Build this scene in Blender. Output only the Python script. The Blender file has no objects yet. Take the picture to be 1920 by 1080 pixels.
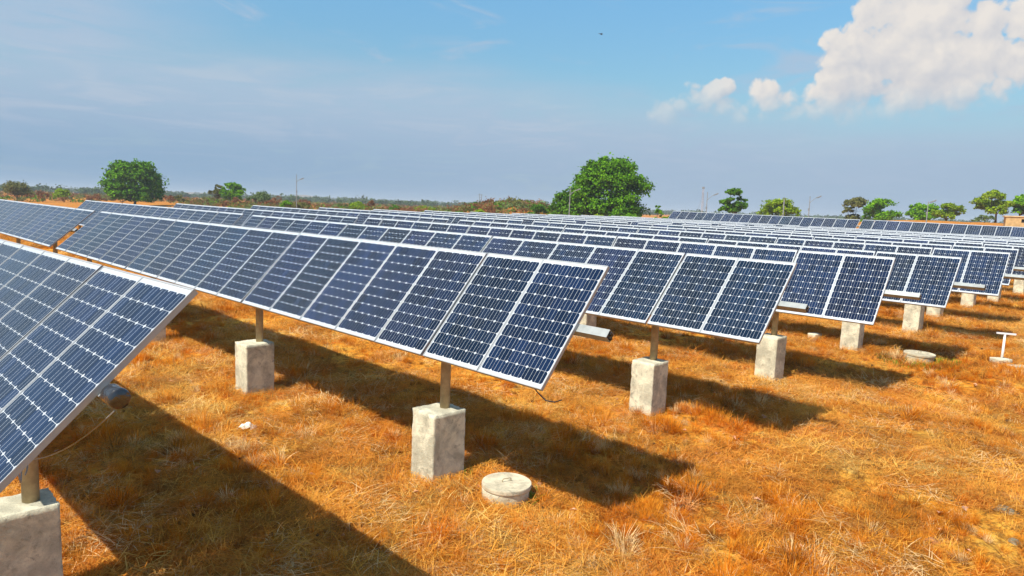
import bpy, math, random
import numpy as np
from mathutils import Matrix, Vector, noise as mnoise

R = math.radians
scene = bpy.context.scene
COL = scene.collection
rng = np.random.default_rng(7)

# ------------------------------------------------------------------ camera
CAM_H = 3.6765
cam = bpy.data.cameras.new('camera')
cam_ob = bpy.data.objects.new('camera', cam)
COL.objects.link(cam_ob)
cam.sensor_width = 36.0
cam.lens = 1280.84 / 1920 * 36
cam.clip_start, cam.clip_end = 0.1, 30000
mx = Matrix(((0.99931294, -0.03706264, 0.0, 0.0),
             (0.00434264, 0.11708970, -0.99311185, 0.0),
             (0.03680735, 0.99242953, 0.11717020, CAM_H),
             (0, 0, 0, 1)))
cam_ob.matrix_world = mx
scene.camera = cam_ob

# ------------------------------------------------------------------ sun + sky
SUN_AZ, SUN_EL = R(-132.55), R(53.0)
sun_dir = Vector((math.cos(SUN_EL) * math.sin(SUN_AZ), math.cos(SUN_EL) * math.cos(SUN_AZ), math.sin(SUN_EL)))
sl = bpy.data.lights.new('sun', 'SUN')
sl.energy = 4.9
sl.angle = R(0.53)
sl.color = (1.0, 0.95, 0.86)
sun_ob = bpy.data.objects.new('sun', sl)
COL.objects.link(sun_ob)
sun_ob.rotation_euler = sun_dir.to_track_quat('Z', 'Y').to_euler()
sun_ob.location = (-20, -20, 40)

scene.view_settings.view_transform = 'Standard'
scene.view_settings.look = 'None'
scene.view_settings.gamma = 1
scene.view_settings.use_curve_mapping = False
scene.view_settings.exposure = 0.4
scene.cycles.max_bounces = 7
scene.cycles.adaptive_threshold = 0.015
SKY_STRENGTH = 0.12
K = 1.0 / SKY_STRENGTH


class NT:
    """small helper to write node trees"""
    def __init__(self, tree):
        self.t = tree

    def n(self, kind, **kw):
        nd = self.t.nodes.new(kind)
        for k, v in kw.items():
            setattr(nd, k, v)
        return nd

    def link(self, a, b):
        self.t.links.new(a, b)

    def inp(self, sock, v):
        if hasattr(v, 'bl_rna') and v.bl_rna.identifier.startswith('NodeSocket'):
            self.link(v, sock)
        else:
            sock.default_value = v

    def math(self, op, a, b=0.0, c=None, clamp=False):
        m = self.n('ShaderNodeMath', operation=op, use_clamp=clamp)
        self.inp(m.inputs[0], a)
        self.inp(m.inputs[1], b)
        if c is not None:
            self.inp(m.inputs[2], c)
        return m.outputs[0]

    def vmath(self, op, a, b=None):
        m = self.n('ShaderNodeVectorMath', operation=op)
        self.inp(m.inputs[0], a)
        if b is not None:
            self.inp(m.inputs[1], b)
        return m

    def ramp(self, v, a, b, lo=0.0, hi=1.0, smooth=True):
        m = self.n('ShaderNodeMapRange', interpolation_type='SMOOTHSTEP' if smooth else 'LINEAR', clamp=True)
        self.inp(m.inputs['Value'], v)
        self.inp(m.inputs['From Min'], a)
        self.inp(m.inputs['From Max'], b)
        self.inp(m.inputs['To Min'], lo)
        self.inp(m.inputs['To Max'], hi)
        return m.outputs['Result']

    def noise(self, vec, scale, detail=4.0, rough=0.5, dist=0.0, dim='3D'):
        m = self.n('ShaderNodeTexNoise', noise_dimensions=dim)
        if vec is not None:
            self.link(vec, m.inputs['Vector'])
        m.inputs['Scale'].default_value = scale
        m.inputs['Detail'].default_value = detail
        m.inputs['Roughness'].default_value = rough
        m.inputs['Distortion'].default_value = dist
        return m.outputs['Fac']

    def mix(self, f, a, b, mode='MIX'):
        m = self.n('ShaderNodeMix', data_type='RGBA', blend_type=mode, clamp_factor=True)
        self.inp(m.inputs[0], f)
        for s, v in ((m.inputs[6], a), (m.inputs[7], b)):
            if isinstance(v, tuple) and len(v) == 3:
                v = (*v, 1.0)
            self.inp(s, v)
        return m.outputs[2]

    def map(self, vec, scale):
        m = self.n('ShaderNodeMapping')
        self.link(vec, m.inputs['Vector'])
        m.inputs['Scale'].default_value = scale
        return m.outputs['Vector']


world = bpy.data.worlds.new('World')
scene.world = world
world.use_nodes = True
wt = NT(world.node_tree)
bg = world.node_tree.nodes['Background']
bg.inputs['Strength'].default_value = SKY_STRENGTH
sky = wt.n('ShaderNodeTexSky', sky_type='NISHITA', sun_disc=False)
sky.sun_elevation = SUN_EL
sky.sun_rotation = R(227.45)
sky.air_density, sky.dust_density, sky.ozone_density = 1.0, 0.6, 3.0
hs = wt.n('ShaderNodeHueSaturation')
hs.inputs['Saturation'].default_value = 1.25
wt.link(sky.outputs[0], hs.inputs['Color'])
tc = wt.n('ShaderNodeTexCoord')
dirv = tc.outputs['Generated']
sx = wt.n('ShaderNodeSeparateXYZ')
wt.link(dirv, sx.inputs[0])
az = wt.math('MULTIPLY', wt.math('ARCTAN2', sx.outputs[0], sx.outputs[1]), 57.29578)
el = wt.math('MULTIPLY', wt.math('ARCSINE', sx.outputs[2]), 57.29578)
wt.link(wt.ramp(el, 3.0, 18.0, 0.62, 1.34, False), hs.inputs['Value'])
clear = wt.mix(1.0, hs.outputs[0], (1.10, 1.04, 0.84), 'MULTIPLY')
clear = wt.mix(wt.ramp(el, 11.0, 4.5, 0.0, 0.62), clear, (0.262 * K, 0.385 * K, 0.540 * K))
# thin high veil and the haze that whitens the sky towards the horizon
stretched = wt.map(dirv, (1.0, 1.0, 4.2))
vn = wt.noise(stretched, 3.1, 7.0, 0.55, 0.5)
vn2 = wt.noise(stretched, 9.0, 6.0, 0.6, 0.3)
vsum = wt.math('ADD', wt.math('MULTIPLY', wt.math('SUBTRACT', vn, 0.5), 7.0), wt.math('MULTIPLY', wt.math('SUBTRACT', vn2, 0.5), 3.0))
azc = wt.math('MAXIMUM', wt.math('ADD', az, 6.0), 0.0)
edge = wt.math('MAXIMUM', wt.math('SUBTRACT', 10.2, wt.math('MULTIPLY', azc, 0.17)), 5.6)
above = wt.math('SUBTRACT', wt.math('ADD', el, wt.math('MULTIPLY', vsum, 0.55)), edge)
low_veil = wt.math('MULTIPLY', wt.ramp(above, 3.0, -2.0, 0.0, 0.9), wt.ramp(el, 9.0, 4.0, 0.88, 1.08))
left_veil = wt.math('MULTIPLY', wt.ramp(az, -17.0, -34.0), wt.ramp(vsum, -2.2, 1.6, 0.35, 0.95))
wisps = wt.math('MULTIPLY', wt.ramp(wt.noise(stretched, 5.5, 8.0, 0.62, 0.9), 0.51, 0.72), 0.80)
veil = wt.math('MAXIMUM', wt.math('MAXIMUM', low_veil, left_veil), wisps, clamp=True)
veil_hi = (0.322 * K, 0.412 * K, 0.530 * K)
veil_lo = wt.mix(wt.ramp(az, -32.0, 22.0), (0.185 * K, 0.300 * K, 0.440 * K), (0.268 * K, 0.360 * K, 0.478 * K))
veil_col = wt.mix(wt.ramp(el, 1.0, 9.5), veil_lo, veil_hi)
sn = wt.noise(wt.map(dirv, (1.0, 1.0, 7.0)), 7.0, 8.0, 0.62, 0.8)
streak = wt.math('MULTIPLY', wt.ramp(sn, 0.46, 0.70), wt.ramp(el, 3.0, 8.0, 0.12, 0.62))
streak = wt.math('MULTIPLY', streak, wt.ramp(above, 2.2, -0.6))
veil_col = wt.mix(streak, veil_col, (0.405 * K, 0.452 * K, 0.530 * K))
veil_col = wt.mix(wt.math('MULTIPLY', wt.ramp(sn, 0.50, 0.30), 0.35), veil_col, clear)
col = wt.mix(veil, clear, veil_col)
# cumulus bank: lobes (azimuth, elevation, half width, half height in degrees)
LOBES = [(26.89, 12.02, 3.16, 3.35), (25.54, 9.73, 2.76, 2.93), (24.0, 8.5, 2.1, 1.8), (23.0, 7.9, 1.7, 1.1), (27.5, 7.9, 2.6, 1.3), (29.05, 13.78, 3.17, 3.37),
         (30.62, 10.89, 3.38, 3.78), (33.69, 10.83, 2.45, 2.84), (35.51, 11.0, 2.21, 2.4), (28.86, 8.86, 2.12, 2.34),
         (32.05, 9.06, 1.83, 2.09), (29.43, 16.41, 3.13, 3.23), (38.5, 10.3, 2.6, 2.6), (41.5, 11.94, 2.88, 3.2),
         (45.5, 10.0, 3.2, 2.6), (26.0, 18.5, 3.0, 2.6), (31.5, 18.0, 2.4, 2.6),
         (19.92, 8.55, 1.55, 1.65), (17.46, 7.7, 0.95, 0.75), (14.68, 9.0, 1.45, 1.25), (15.91, 9.87, 0.85, 0.65),
         (11.96, 7.74, 1.25, 1.0), (13.08, 8.4, 0.85, 0.7), (35.6, 12.8, 2.2, 1.7), (33.2, 13.2, 1.6, 1.4), (38.0, 13.5, 2.4, 1.6), (21.6, 7.7, 1.6, 0.8), (16.2, 8.3, 1.2, 0.7)]


def cumulus(direction, warp):
    s = wt.n('ShaderNodeSeparateXYZ')
    wt.link(direction, s.inputs[0])
    a = wt.math('MULTIPLY', wt.math('ARCTAN2', s.outputs[0], s.outputs[1]), 57.29578)
    e = wt.math('MULTIPLY', wt.math('ARCSINE', s.outputs[2]), 57.29578)
    cv = wt.n('ShaderNodeCombineXYZ')
    wt.link(a, cv.inputs[0])
    wt.link(e, cv.inputs[1])
    best = None
    for (la, le, ra, re) in LOBES:
        v = wt.vmath('SUBTRACT', cv.outputs[0], (la, le, 0.0)).outputs[0]
        v = wt.vmath('DIVIDE', v, (ra * (1.18 if la > 21 else 1.35), re * (1.18 if la > 21 else 1.35), 1.0)).outputs[0]
        d = wt.math('SUBTRACT', 1.0, wt.vmath('LENGTH', v).outputs['Value'])
        best = d if best is None else wt.math('SMOOTH_MAX', best, d, 0.15)
    wn = wt.n('ShaderNodeTexNoise')
    wt.link(direction, wn.inputs['Vector'])
    wn.inputs['Scale'].default_value = 30.0
    wn.inputs['Detail'].default_value = 4.0
    off = wt.vmath('SUBTRACT', wn.outputs['Color'], (.5, .5, .5)).outputs[0]
    sc_ = wt.vmath('SCALE', off)
    sc_.inputs['Scale'].default_value = 0.030
    warped = wt.vmath('ADD', direction, sc_.outputs[0]).outputs[0]

    def puff(scale):
        v = wt.n('ShaderNodeTexVoronoi', feature='F1', voronoi_dimensions='3D')
        wt.link(warped, v.inputs['Vector'])
        v.inputs['Scale'].default_value = scale
        return wt.math('SUBTRACT', 0.52, v.outputs['Distance'])
    p1, p2, p3 = puff(20.0), puff(46.0), puff(100.0)
    fb = wt.math('SUBTRACT', wt.noise(direction, 60.0, 7.0, 0.65, 0.5), 0.5)
    f = wt.math('ADD', wt.math('ADD', wt.math('MULTIPLY', p1, 0.8), wt.math('MULTIPLY', fb, 0.6)), wt.math('ADD', wt.math('MULTIPLY', p2, 0.48), wt.math('MULTIPLY', p3, 0.22)))
    f = wt.math('SUBTRACT', f, 0.08)
    return wt.math('ADD', best, f), f, e


toward = wt.vmath('ADD', dirv, (-0.010, 0.0, 0.011)).outputs[0]
c0, f0, e0 = cumulus(dirv, 0)
c1, f1_, _ = cumulus(wt.vmath('NORMALIZE', toward).outputs[0], 0)
relief = wt.math('SUBTRACT', c0, c1)
soft = wt.noise(dirv, 9.0, 4.0, 0.55)
lit = wt.math('ADD', 0.56, wt.math('MULTIPLY', relief, 0.75))  # sunward and shaded sides of the puffs are painted into the cloud colour
lit = wt.math('ADD', lit, wt.math('MULTIPLY', wt.math('SUBTRACT', soft, 0.5), 0.9))
lit = wt.math('ADD', lit, wt.ramp(el, 7.0, 13.0, -0.28, 0.12), clamp=True)
ccol = wt.mix(lit, (0.425 * K, 0.440 * K, 0.485 * K), (0.640 * K, 0.600 * K, 0.560 * K))
edge_w = wt.ramp(el, 7.0, 11.0, 0.75, 0.24)
ca = wt.ramp(c0, -0.02, edge_w)
ca = wt.math('MULTIPLY', ca, wt.ramp(wt.math('ADD', el, wt.math('MULTIPLY', f0, 1.4)), 6.0, 9.8, 0.0, 1.0))
ca = wt.math('MULTIPLY', ca, wt.ramp(az, 9.0, 21.0, 0.55, 0.98))
col = wt.mix(ca, col, ccol)
wt.link(col, bg.inputs['Color'])

# ------------------------------------------------------------------ frame of the field
PHI = R(136.5667)
RX, RY = math.cos(PHI), math.sin(PHI)           # along a row, towards its far end
NX, NY = math.sin(PHI), -math.cos(PHI)          # from row to row, away from the camera
OX, OY = 0.7218, 7.4741
YAW = PHI - math.pi


def W(r, n):
    return OX + RX * r + NX * n, OY + RY * r + NY * n


def sm(a, b, x):
    t = np.clip((x - a) / (b - a), 0, 1)
    return t * t * (3 - 2 * t)


MOUND = (0.28, 150.0)


def ground_z(x, y):
    x = np.asarray(x, float)
    y = np.asarray(y, float)
    rr = (x - OX) * RX + (y - OY) * RY
    nn = (x - OX) * NX + (y - OY) * NY
    z = np.interp(nn, [-400, 0, 4.7, 9.4, 14, 54, 60, 75, 400], [0, 0, .08, .05, .2, .2, .75, .9, .9])
    z = z + .0066 * np.clip(rr, -10, 60)
    z = z + 2.95 * sm(64, 100, nn) * sm(48, 18, rr) * (1 - sm(230, 330, nn))
    z = z + 2.9 * np.exp(-(((x - MOUND[0]) / 13) ** 2 + ((y - MOUND[1]) / 16) ** 2))
    return z


def gz(x, y):
    return float(ground_z(x, y))


def vnoise(x, y, seed=0):
    xi, yi = np.floor(x).astype(np.int64), np.floor(y).astype(np.int64)
    fx, fy = x - xi, y - yi
    fx, fy = fx * fx * (3 - 2 * fx), fy * fy * (3 - 2 * fy)

    def h(a, b):
        v = (a * 374761393 + b * 668265263 + seed * 974711) & 0x7fffffff
        v = ((v ^ (v >> 13)) * 1274126177) & 0x7fffffff
        return ((v ^ (v >> 16)) & 0xffff) / 65535.0
    return (h(xi, yi) * (1 - fx) + h(xi + 1, yi) * fx) * (1 - fy) + (h(xi, yi + 1) * (1 - fx) + h(xi + 1, yi + 1) * fx) * fy


# ------------------------------------------------------------------ object helpers
def tag(o, label=None, cat=None, group=None, kind=None):
    if label:
        o['label'] = label
    if cat:
        o['category'] = cat
    if group:
        o['group'] = group
    if kind:
        o['kind'] = kind
    return o


def link(o, parent=None):
    COL.objects.link(o)
    if parent is not None:
        o.parent = parent
    return o


def empty(name, loc, rot=(0, 0, 0)):
    o = bpy.data.objects.new(name, None)
    o.empty_display_size = 0.2
    o.location = loc
    o.rotation_euler = rot
    return link(o)


class MB:
    """collects faces into one mesh"""
    def __init__(self):
        self.v, self.f, self.m, self.uv = [], [], [], []

    def quad(self, pts, m=0, uv=None):
        i = len(self.v)
        self.v += [tuple(p) for p in pts]
        self.f.append(tuple(range(i, i + len(pts))))
        self.m.append(m)
        self.uv.append(uv or [(0, 0)] * len(pts))

    def box(self, c, s, m=0, rot=None, skip=()):
        cx, cy, cz = c
        hx, hy, hz = s[0] / 2, s[1] / 2, s[2] / 2
        P = [Vector((x * hx, y * hy, z * hz)) for z in (-1, 1) for y in (-1, 1) for x in (-1, 1)]
        if rot is not None:
            P = [rot @ p for p in P]
        P = [p + Vector(c) for p in P]
        F = {'-z': (0, 2, 3, 1), '+z': (4, 5, 7, 6), '-y': (0, 1, 5, 4), '+y': (2, 6, 7, 3), '-x': (0, 4, 6, 2), '+x': (1, 3, 7, 5)}
        i = len(self.v)
        self.v += [tuple(p) for p in P]
        for k, f in F.items():
            if k in skip:
                continue
            self.f.append(tuple(i + a for a in f))
            self.m.append(m)
            self.uv.append([(0, 0), (1, 0), (1, 1), (0, 1)])

    def tube(self, pts, rad, sides=8, m=0, cap=True):
        pts = [Vector(p) for p in pts]
        n = len(pts)
        rad = rad if isinstance(rad, (list, tuple)) else [rad] * n
        i0 = len(self.v)
        ref = None
        for i, p in enumerate(pts):
            t = (pts[min(i + 1, n - 1)] - pts[max(i - 1, 0)]).normalized()
            if ref is None:
                ref = Vector((0, 0, 1)) if abs(t.z) < .9 else Vector((1, 0, 0))
            a = t.cross(ref).normalized()
            b = a.cross(t).normalized()
            ref = b
            for k in range(sides):
                w = 2 * math.pi * k / sides
                self.v.append(tuple(p + (a * math.cos(w) + b * math.sin(w)) * rad[i]))
        for i in range(n - 1):
            for k in range(sides):
                a0 = i0 + i * sides + k
                a1 = i0 + i * sides + (k + 1) % sides
                self.f.append((a0, a0 + sides, a1 + sides, a1))
                self.m.append(m)
                self.uv.append([(0, 0)] * 4)
        if cap:
            self.f.append(tuple(i0 + k for k in range(sides)))
            self.f.append(tuple(i0 + (n - 1) * sides + k for k in reversed(range(sides))))
            self.m += [m, m]
            self.uv += [[(0, 0)] * sides] * 2

    def lathe(self, prof, sides=32, m=0, c=(0, 0, 0)):
        i0 = len(self.v)
        for (rr, z) in prof:
            for k in range(sides):
                w = 2 * math.pi * k / sides
                self.v.append((c[0] + rr * math.cos(w), c[1] + rr * math.sin(w), c[2] + z))
        for i in range(len(prof) - 1):
            for k in range(sides):
                a0 = i0 + i * sides + k
                a1 = i0 + i * sides + (k + 1) % sides
                self.f.append((a0, a1, a1 + sides, a0 + sides))
                self.m.append(m)
                self.uv.append([(0, 0)] * 4)
        self.f.append(tuple(i0 + (len(prof) - 1) * sides + k for k in range(sides)))
        self.m.append(m)
        self.uv.append([(0, 0)] * sides)

    def mesh(self, name, mats, smooth=False, uv=False):
        me = bpy.data.meshes.new(name)
        me.from_pydata(self.v, [], self.f)
        for q in mats:
            me.materials.append(q)
        me.polygons.foreach_set('material_index', self.m)
        if smooth:
            me.polygons.foreach_set('use_smooth', [True] * len(self.f))
        if uv:
            lay = me.uv_layers.new(name='uv')
            flat = [c for u in self.uv for p in u for c in p]
            lay.data.foreach_set('uv', flat)
        me.update()
        return me


def mesh_obj(name, me, parent=None, loc=(0, 0, 0), rot=(0, 0, 0)):
    o = bpy.data.objects.new(name, me)
    o.location = loc
    o.rotation_euler = rot
    return link(o, parent)


def np_quads(name, V, mats, midx=None, extra_faces=None):
    """V: (n,4,3) array of quads"""
    n = len(V)
    me = bpy.data.meshes.new(name)
    me.vertices.add(n * 4)
    me.vertices.foreach_set('co', V.reshape(-1).astype(np.float32))
    me.loops.add(n * 4)
    me.loops.foreach_set('vertex_index', np.arange(n * 4, dtype=np.int32))
    me.polygons.add(n)
    me.polygons.foreach_set('loop_start', np.arange(0, n * 4, 4, dtype=np.int32))
    for q in mats:
        me.materials.append(q)
    if midx is not None:
        me.polygons.foreach_set('material_index', np.asarray(midx, dtype=np.int32))
    me.update(calc_edges=True)
    me.validate()
    return me


# ------------------------------------------------------------------ materials
def principled(name, col, rough=0.6, spec=0.5, metal=0.0):
    m = bpy.data.materials.new(name)
    m.use_nodes = True
    b = m.node_tree.nodes['Principled BSDF']
    b.inputs['Base Color'].default_value = (*col, 1)
    b.inputs['Roughness'].default_value = rough
    b.inputs['Specular IOR Level'].default_value = spec
    b.inputs['Metallic'].default_value = metal
    return m, NT(m.node_tree), b


def mat_plain(name, col, rough=0.6, spec=0.4, metal=0.0, var=0.18, scale=6.0):
    m, t, b = principled(name, col, rough, spec, metal)
    c = t.n('ShaderNodeTexCoord')
    f = t.noise(c.outputs['Object'], scale, 5.0, 0.6)
    lo = tuple(x * (1 - var) for x in col)
    hi = tuple(min(1, x * (1 + var)) for x in col)
    t.link(t.mix(t.ramp(f, 0.3, 0.7), lo, hi), b.inputs['Base Color'])
    return m


# solar cell: near black blue silicon under glass with two pale busbars
def mat_cell(name, per_object):
    m, t, b = principled(name, (.012, .018, .05), 0.13, 0.2)
    uvn = t.n('ShaderNodeUVMap')
    s = t.n('ShaderNodeSeparateXYZ')
    t.link(uvn.outputs[0], s.inputs[0])
    u = s.outputs[0]
    d = t.math('MINIMUM', t.math('ABSOLUTE', t.math('SUBTRACT', u, 0.30)), t.math('ABSOLUTE', t.math('SUBTRACT', u, 0.70)))
    bus = t.math('LESS_THAN', d, 0.012)
    oi = t.n('ShaderNodeObjectInfo')
    tint = oi.outputs['Color']
    if per_object:
        rnd = oi.outputs['Random']
    else:
        g = t.n('ShaderNodeNewGeometry')
        rnd = t.math('FRACT', t.math('ADD', g.outputs['Random Per Island'], oi.outputs['Random']))
    base = t.mix(rnd, (.0045, .0105, .030), (.0085, .0190, .058))
    base = t.mix(1.0, base, tint, 'MULTIPLY')
    # dust dulls some panels a little
    c = t.n('ShaderNodeNewGeometry')
    dust = t.ramp(t.noise(c.outputs['Position'], 1.3, 5.0, 0.6), 0.35, 0.8, 0.0, 0.018)
    base = t.mix(dust, base, (.30, .25, .19))
    t.link(t.mix(bus, base, (.34, .38, .43)), b.inputs['Base Color'])
    t.link(t.ramp(t.noise(c.outputs['Position'], 5.0, 4.0, 0.6), 0.3, 0.8, 0.10, 0.24), b.inputs['Roughness'])
    return m


M_cell_each = mat_cell('solar_cell_single', True)
M_cell = mat_cell('solar_cell_grid', False)
M_back = mat_plain('white_backsheet_under_glass', (.50, .54, .57), 0.18, 0.5, var=0.04)
M_frame = mat_plain('anodised_frame', (.37, .39, .40), 0.48, 0.5, 0.2, var=0.06)
M_steel = mat_plain('galvanised_steel', (.30, .32, .31), 0.5, 0.5, 0.3, var=0.14, scale=9)
M_post = mat_plain('weathered_post', (.37, .29, .17), 0.65, 0.3, 0.0, var=0.25, scale=7)
M_black = mat_plain('black_plastic', (.012, .012, .013), 0.35, 0.5, var=0.2)
M_pole = mat_plain('pole_paint', (.24, .26, .27), 0.5, 0.4, var=0.15)
M_white = mat_plain('white_paint', (.80, .80, .77), 0.5, 0.4, var=0.08)


def mat_concrete(name, col, bump=0.7):
    m, t, b = principled(name, col, 0.9, 0.2)
    c = t.n('ShaderNodeTexCoord')
    oi = t.n('ShaderNodeObjectInfo')
    p = t.vmath('ADD', c.outputs['Object'], None)
    sc = t.vmath('SCALE', oi.outputs['Location'], None)
    sc.inputs['Scale'].default_value = 1.7
    t.link(sc.outputs[0], p.inputs[1])
    p = p.outputs[0]
    big = t.noise(p, 3.2, 6.0, 0.65, 0.4)
    mid = t.noise(p, 13.0, 6.0, 0.7)
    fine = t.noise(p, 70.0, 4.0, 0.7)
    k = t.mix(t.ramp(big, 0.36, 0.66), tuple(x * .70 for x in col), tuple(min(.85, x * 1.22) for x in col))
    k = t.mix(t.ramp(mid, 0.53, 0.70, 0.0, 0.65), k, tuple(x * .40 for x in col))
    k = t.mix(t.ramp(fine, 0.5, 0.8, 0.0, 0.35), k, tuple(x * .5 for x in col))
    k = t.mix(t.ramp(t.noise(p, 5.5, 8.0, 0.75, 0.6), 0.58, 0.70, 0.0, 0.62), k, (.16, .15, .115))
    so = t.n('ShaderNodeSeparateXYZ')
    t.link(c.outputs['Object'], so.inputs[0])
    splash = t.ramp(t.math('ADD', so.outputs[2], t.math('MULTIPLY', big, 0.35)), 0.36, 0.12, 0.0, 0.6)
    k = t.mix(splash, k, (.40, .25, .10))          # soil splashed on the foot
    t.link(k, b.inputs['Base Color'])
    bp = t.n('ShaderNodeBump')
    bp.inputs['Strength'].default_value = bump
    bp.inputs['Distance'].default_value = 0.02
    t.link(t.math('ADD', mid, t.math('MULTIPLY', fine, 0.6)), bp.inputs['Height'])
    t.link(bp.outputs[0], b.inputs['Normal'])
    return m


M_conc = mat_concrete('rough_concrete', (.64, .60, .44))
M_lid = mat_concrete('smooth_concrete', (.57, .50, .35), 0.12)


def straw_colour(t, pos, rnd=None):
    """dry grass colour that varies over the field"""
    big = t.noise(pos, 0.22, 4.0, 0.6)
    mid = t.noise(pos, 1.3, 5.0, 0.65)
    red = t.noise(pos, 1.9, 4.0, 0.65)
    k = t.math('ADD', t.math('MULTIPLY', t.math('SUBTRACT', mid, 0.5), 1.5), t.math('MULTIPLY', t.math('SUBTRACT', big, 0.5), 1.0))
    if rnd is not None:
        k = t.math('ADD', k, t.math('MULTIPLY', t.math('SUBTRACT', rnd, 0.5), 0.62))
    c = t.mix(t.ramp(k, -.12, .06), (.78, .295, .022), (.95, .505, .070))
    c = t.mix(t.ramp(k, .10, .40), c, (.98, .78, .28))
    c = t.mix(t.ramp(k, -.12, -.42), c, (.42, .140, .016))
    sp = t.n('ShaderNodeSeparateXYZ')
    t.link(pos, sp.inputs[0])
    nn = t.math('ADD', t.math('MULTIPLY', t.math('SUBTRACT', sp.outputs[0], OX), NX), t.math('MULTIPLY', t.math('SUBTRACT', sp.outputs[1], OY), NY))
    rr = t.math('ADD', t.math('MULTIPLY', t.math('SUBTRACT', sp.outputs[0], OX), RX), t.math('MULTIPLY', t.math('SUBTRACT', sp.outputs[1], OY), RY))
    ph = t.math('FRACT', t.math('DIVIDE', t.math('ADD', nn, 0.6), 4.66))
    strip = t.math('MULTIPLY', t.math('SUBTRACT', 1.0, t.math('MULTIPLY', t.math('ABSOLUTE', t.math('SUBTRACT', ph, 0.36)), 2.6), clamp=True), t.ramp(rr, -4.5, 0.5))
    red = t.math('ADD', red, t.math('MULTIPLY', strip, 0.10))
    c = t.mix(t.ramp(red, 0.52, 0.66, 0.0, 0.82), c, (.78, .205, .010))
    away = t.math('MAXIMUM', t.ramp(rr, 44.0, 60.0), t.ramp(nn, 60.0, 72.0))
    c = t.mix(t.math('MULTIPLY', away, 0.75), c, (.46, .155, .026))
    return c


# ground material
Mg, tg, bgr = principled('dry_grass_ground', (.5, .2, .03), 0.95, 0.1)
geo = tg.n('ShaderNodeNewGeometry')
pos = geo.outputs['Position']
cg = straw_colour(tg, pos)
f8 = tg.noise(pos, 7.0, 8.0, 0.72)
f30 = tg.noise(tg.map(pos, (1.0, 2.4, 1.0)), 24.0, 6.0, 0.75, 0.6)
f30b = tg.noise(tg.map(pos, (2.2, 1.0, 1.0)), 33.0, 6.0, 0.75, 0.5)
cg = tg.mix(tg.ramp(f8, 0.45, 0.60, 0.0, 0.78), cg, (.20, .072, .011))
cg = tg.mix(tg.ramp(f30, 0.52, 0.70, 0.0, 0.7), cg, (.98, .62, .17))
cg = tg.mix(tg.ramp(f30b, 0.52, 0.66, 0.0, 0.6), cg, (.15, .050, .008))
soil = tg.ramp(tg.noise(pos, 0.42, 5.0, 0.6), 0.50, 0.62, 0.0, 0.85)
cg = tg.mix(soil, cg, tg.mix(tg.ramp(f8, .35, .65), (.24, .085, .014), (.52, .200, .030)))
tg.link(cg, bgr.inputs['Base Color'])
bp = tg.n('ShaderNodeBump')
bp.inputs['Strength'].default_value = 0.9
bp.inputs['Distance'].default_value = 0.05
tg.link(tg.math('ADD', f8, tg.math('ADD', tg.math('MULTIPLY', f30, .6), tg.math('MULTIPLY', f30b, .5))), bp.inputs['Height'])
tg.link(bp.outputs[0], bgr.inputs['Normal'])


def mat_straw(name, tint, gain):
    m = bpy.data.materials.new(name)
    m.use_nodes = True
    t = NT(m.node_tree)
    for nd in list(m.node_tree.nodes):
        if nd.type == 'BSDF_PRINCIPLED':
            m.node_tree.nodes.remove(nd)
    out = m.node_tree.nodes['Material Output']
    oi = t.n('ShaderNodeObjectInfo')
    c = straw_colour(t, oi.outputs['Location'], oi.outputs['Random'])
    c = t.mix(tint[1], c, tint[0])
    g = t.n('ShaderNodeNewGeometry')
    isl = g.outputs['Random Per Island']
    c = t.mix(t.ramp(isl, 0.0, 1.0, 0.0, 1.0, False), c, (.74, .62, .45), 'MULTIPLY')
    c = t.mix(t.ramp(oi.outputs['Random'], .80, .86, 0.0, 0.75), c, (.20, .085, .022))
    c = t.mix(t.ramp(oi.outputs['Random'], .10, .06, 0.0, 0.65), c, (1.0, .84, .45))
    dif = t.n('ShaderNodeBsdfDiffuse')
    tr = t.n('ShaderNodeBsdfTranslucent')
    t.link(c, dif.inputs[0])
    t.link(c, tr.inputs[0])
    ms = t.n('ShaderNodeMixShader')
    ms.inputs[0].default_value = 0.28
    t.link(dif.outputs[0], ms.inputs[1])
    t.link(tr.outputs[0], ms.inputs[2])
    t.link(ms.outputs[0], out.inputs['Surface'])
    return m


M_straw = mat_straw('pale_straw', ((.95, .62, .20), 0.22), 1.0)
M_tuft = mat_straw('rusty_tuft', ((.80, .28, .018), 0.5), 1.0)


def mat_leaf(name, c1, c2, trans=0.3):
    m = bpy.data.materials.new(name)
    m.use_nodes = True
    t = NT(m.node_tree)
    for nd in list(m.node_tree.nodes):
        if nd.type == 'BSDF_PRINCIPLED':
            m.node_tree.nodes.remove(nd)
    out = m.node_tree.nodes['Material Output']
    g = t.n('ShaderNodeNewGeometry')
    f = t.noise(g.outputs['Position'], 0.55, 3.0, 0.6)
    k = t.math('ADD', t.math('MULTIPLY', g.outputs['Random Per Island'], 0.55), t.math('MULTIPLY', f, 0.5))
    c = t.mix(t.ramp(k, 0.15, 0.85), c1, c2)
    dif = t.n('ShaderNodeBsdfDiffuse')
    tr = t.n('ShaderNodeBsdfTranslucent')
    t.link(c, dif.inputs[0])
    t.link(c, tr.inputs[0])
    ms = t.n('ShaderNodeMixShader')
    ms.inputs[0].default_value = trans
    t.link(dif.outputs[0], ms.inputs[1])
    t.link(tr.outputs[0], ms.inputs[2])
    t.link(ms.outputs[0], out.inputs['Surface'])
    return m


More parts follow.
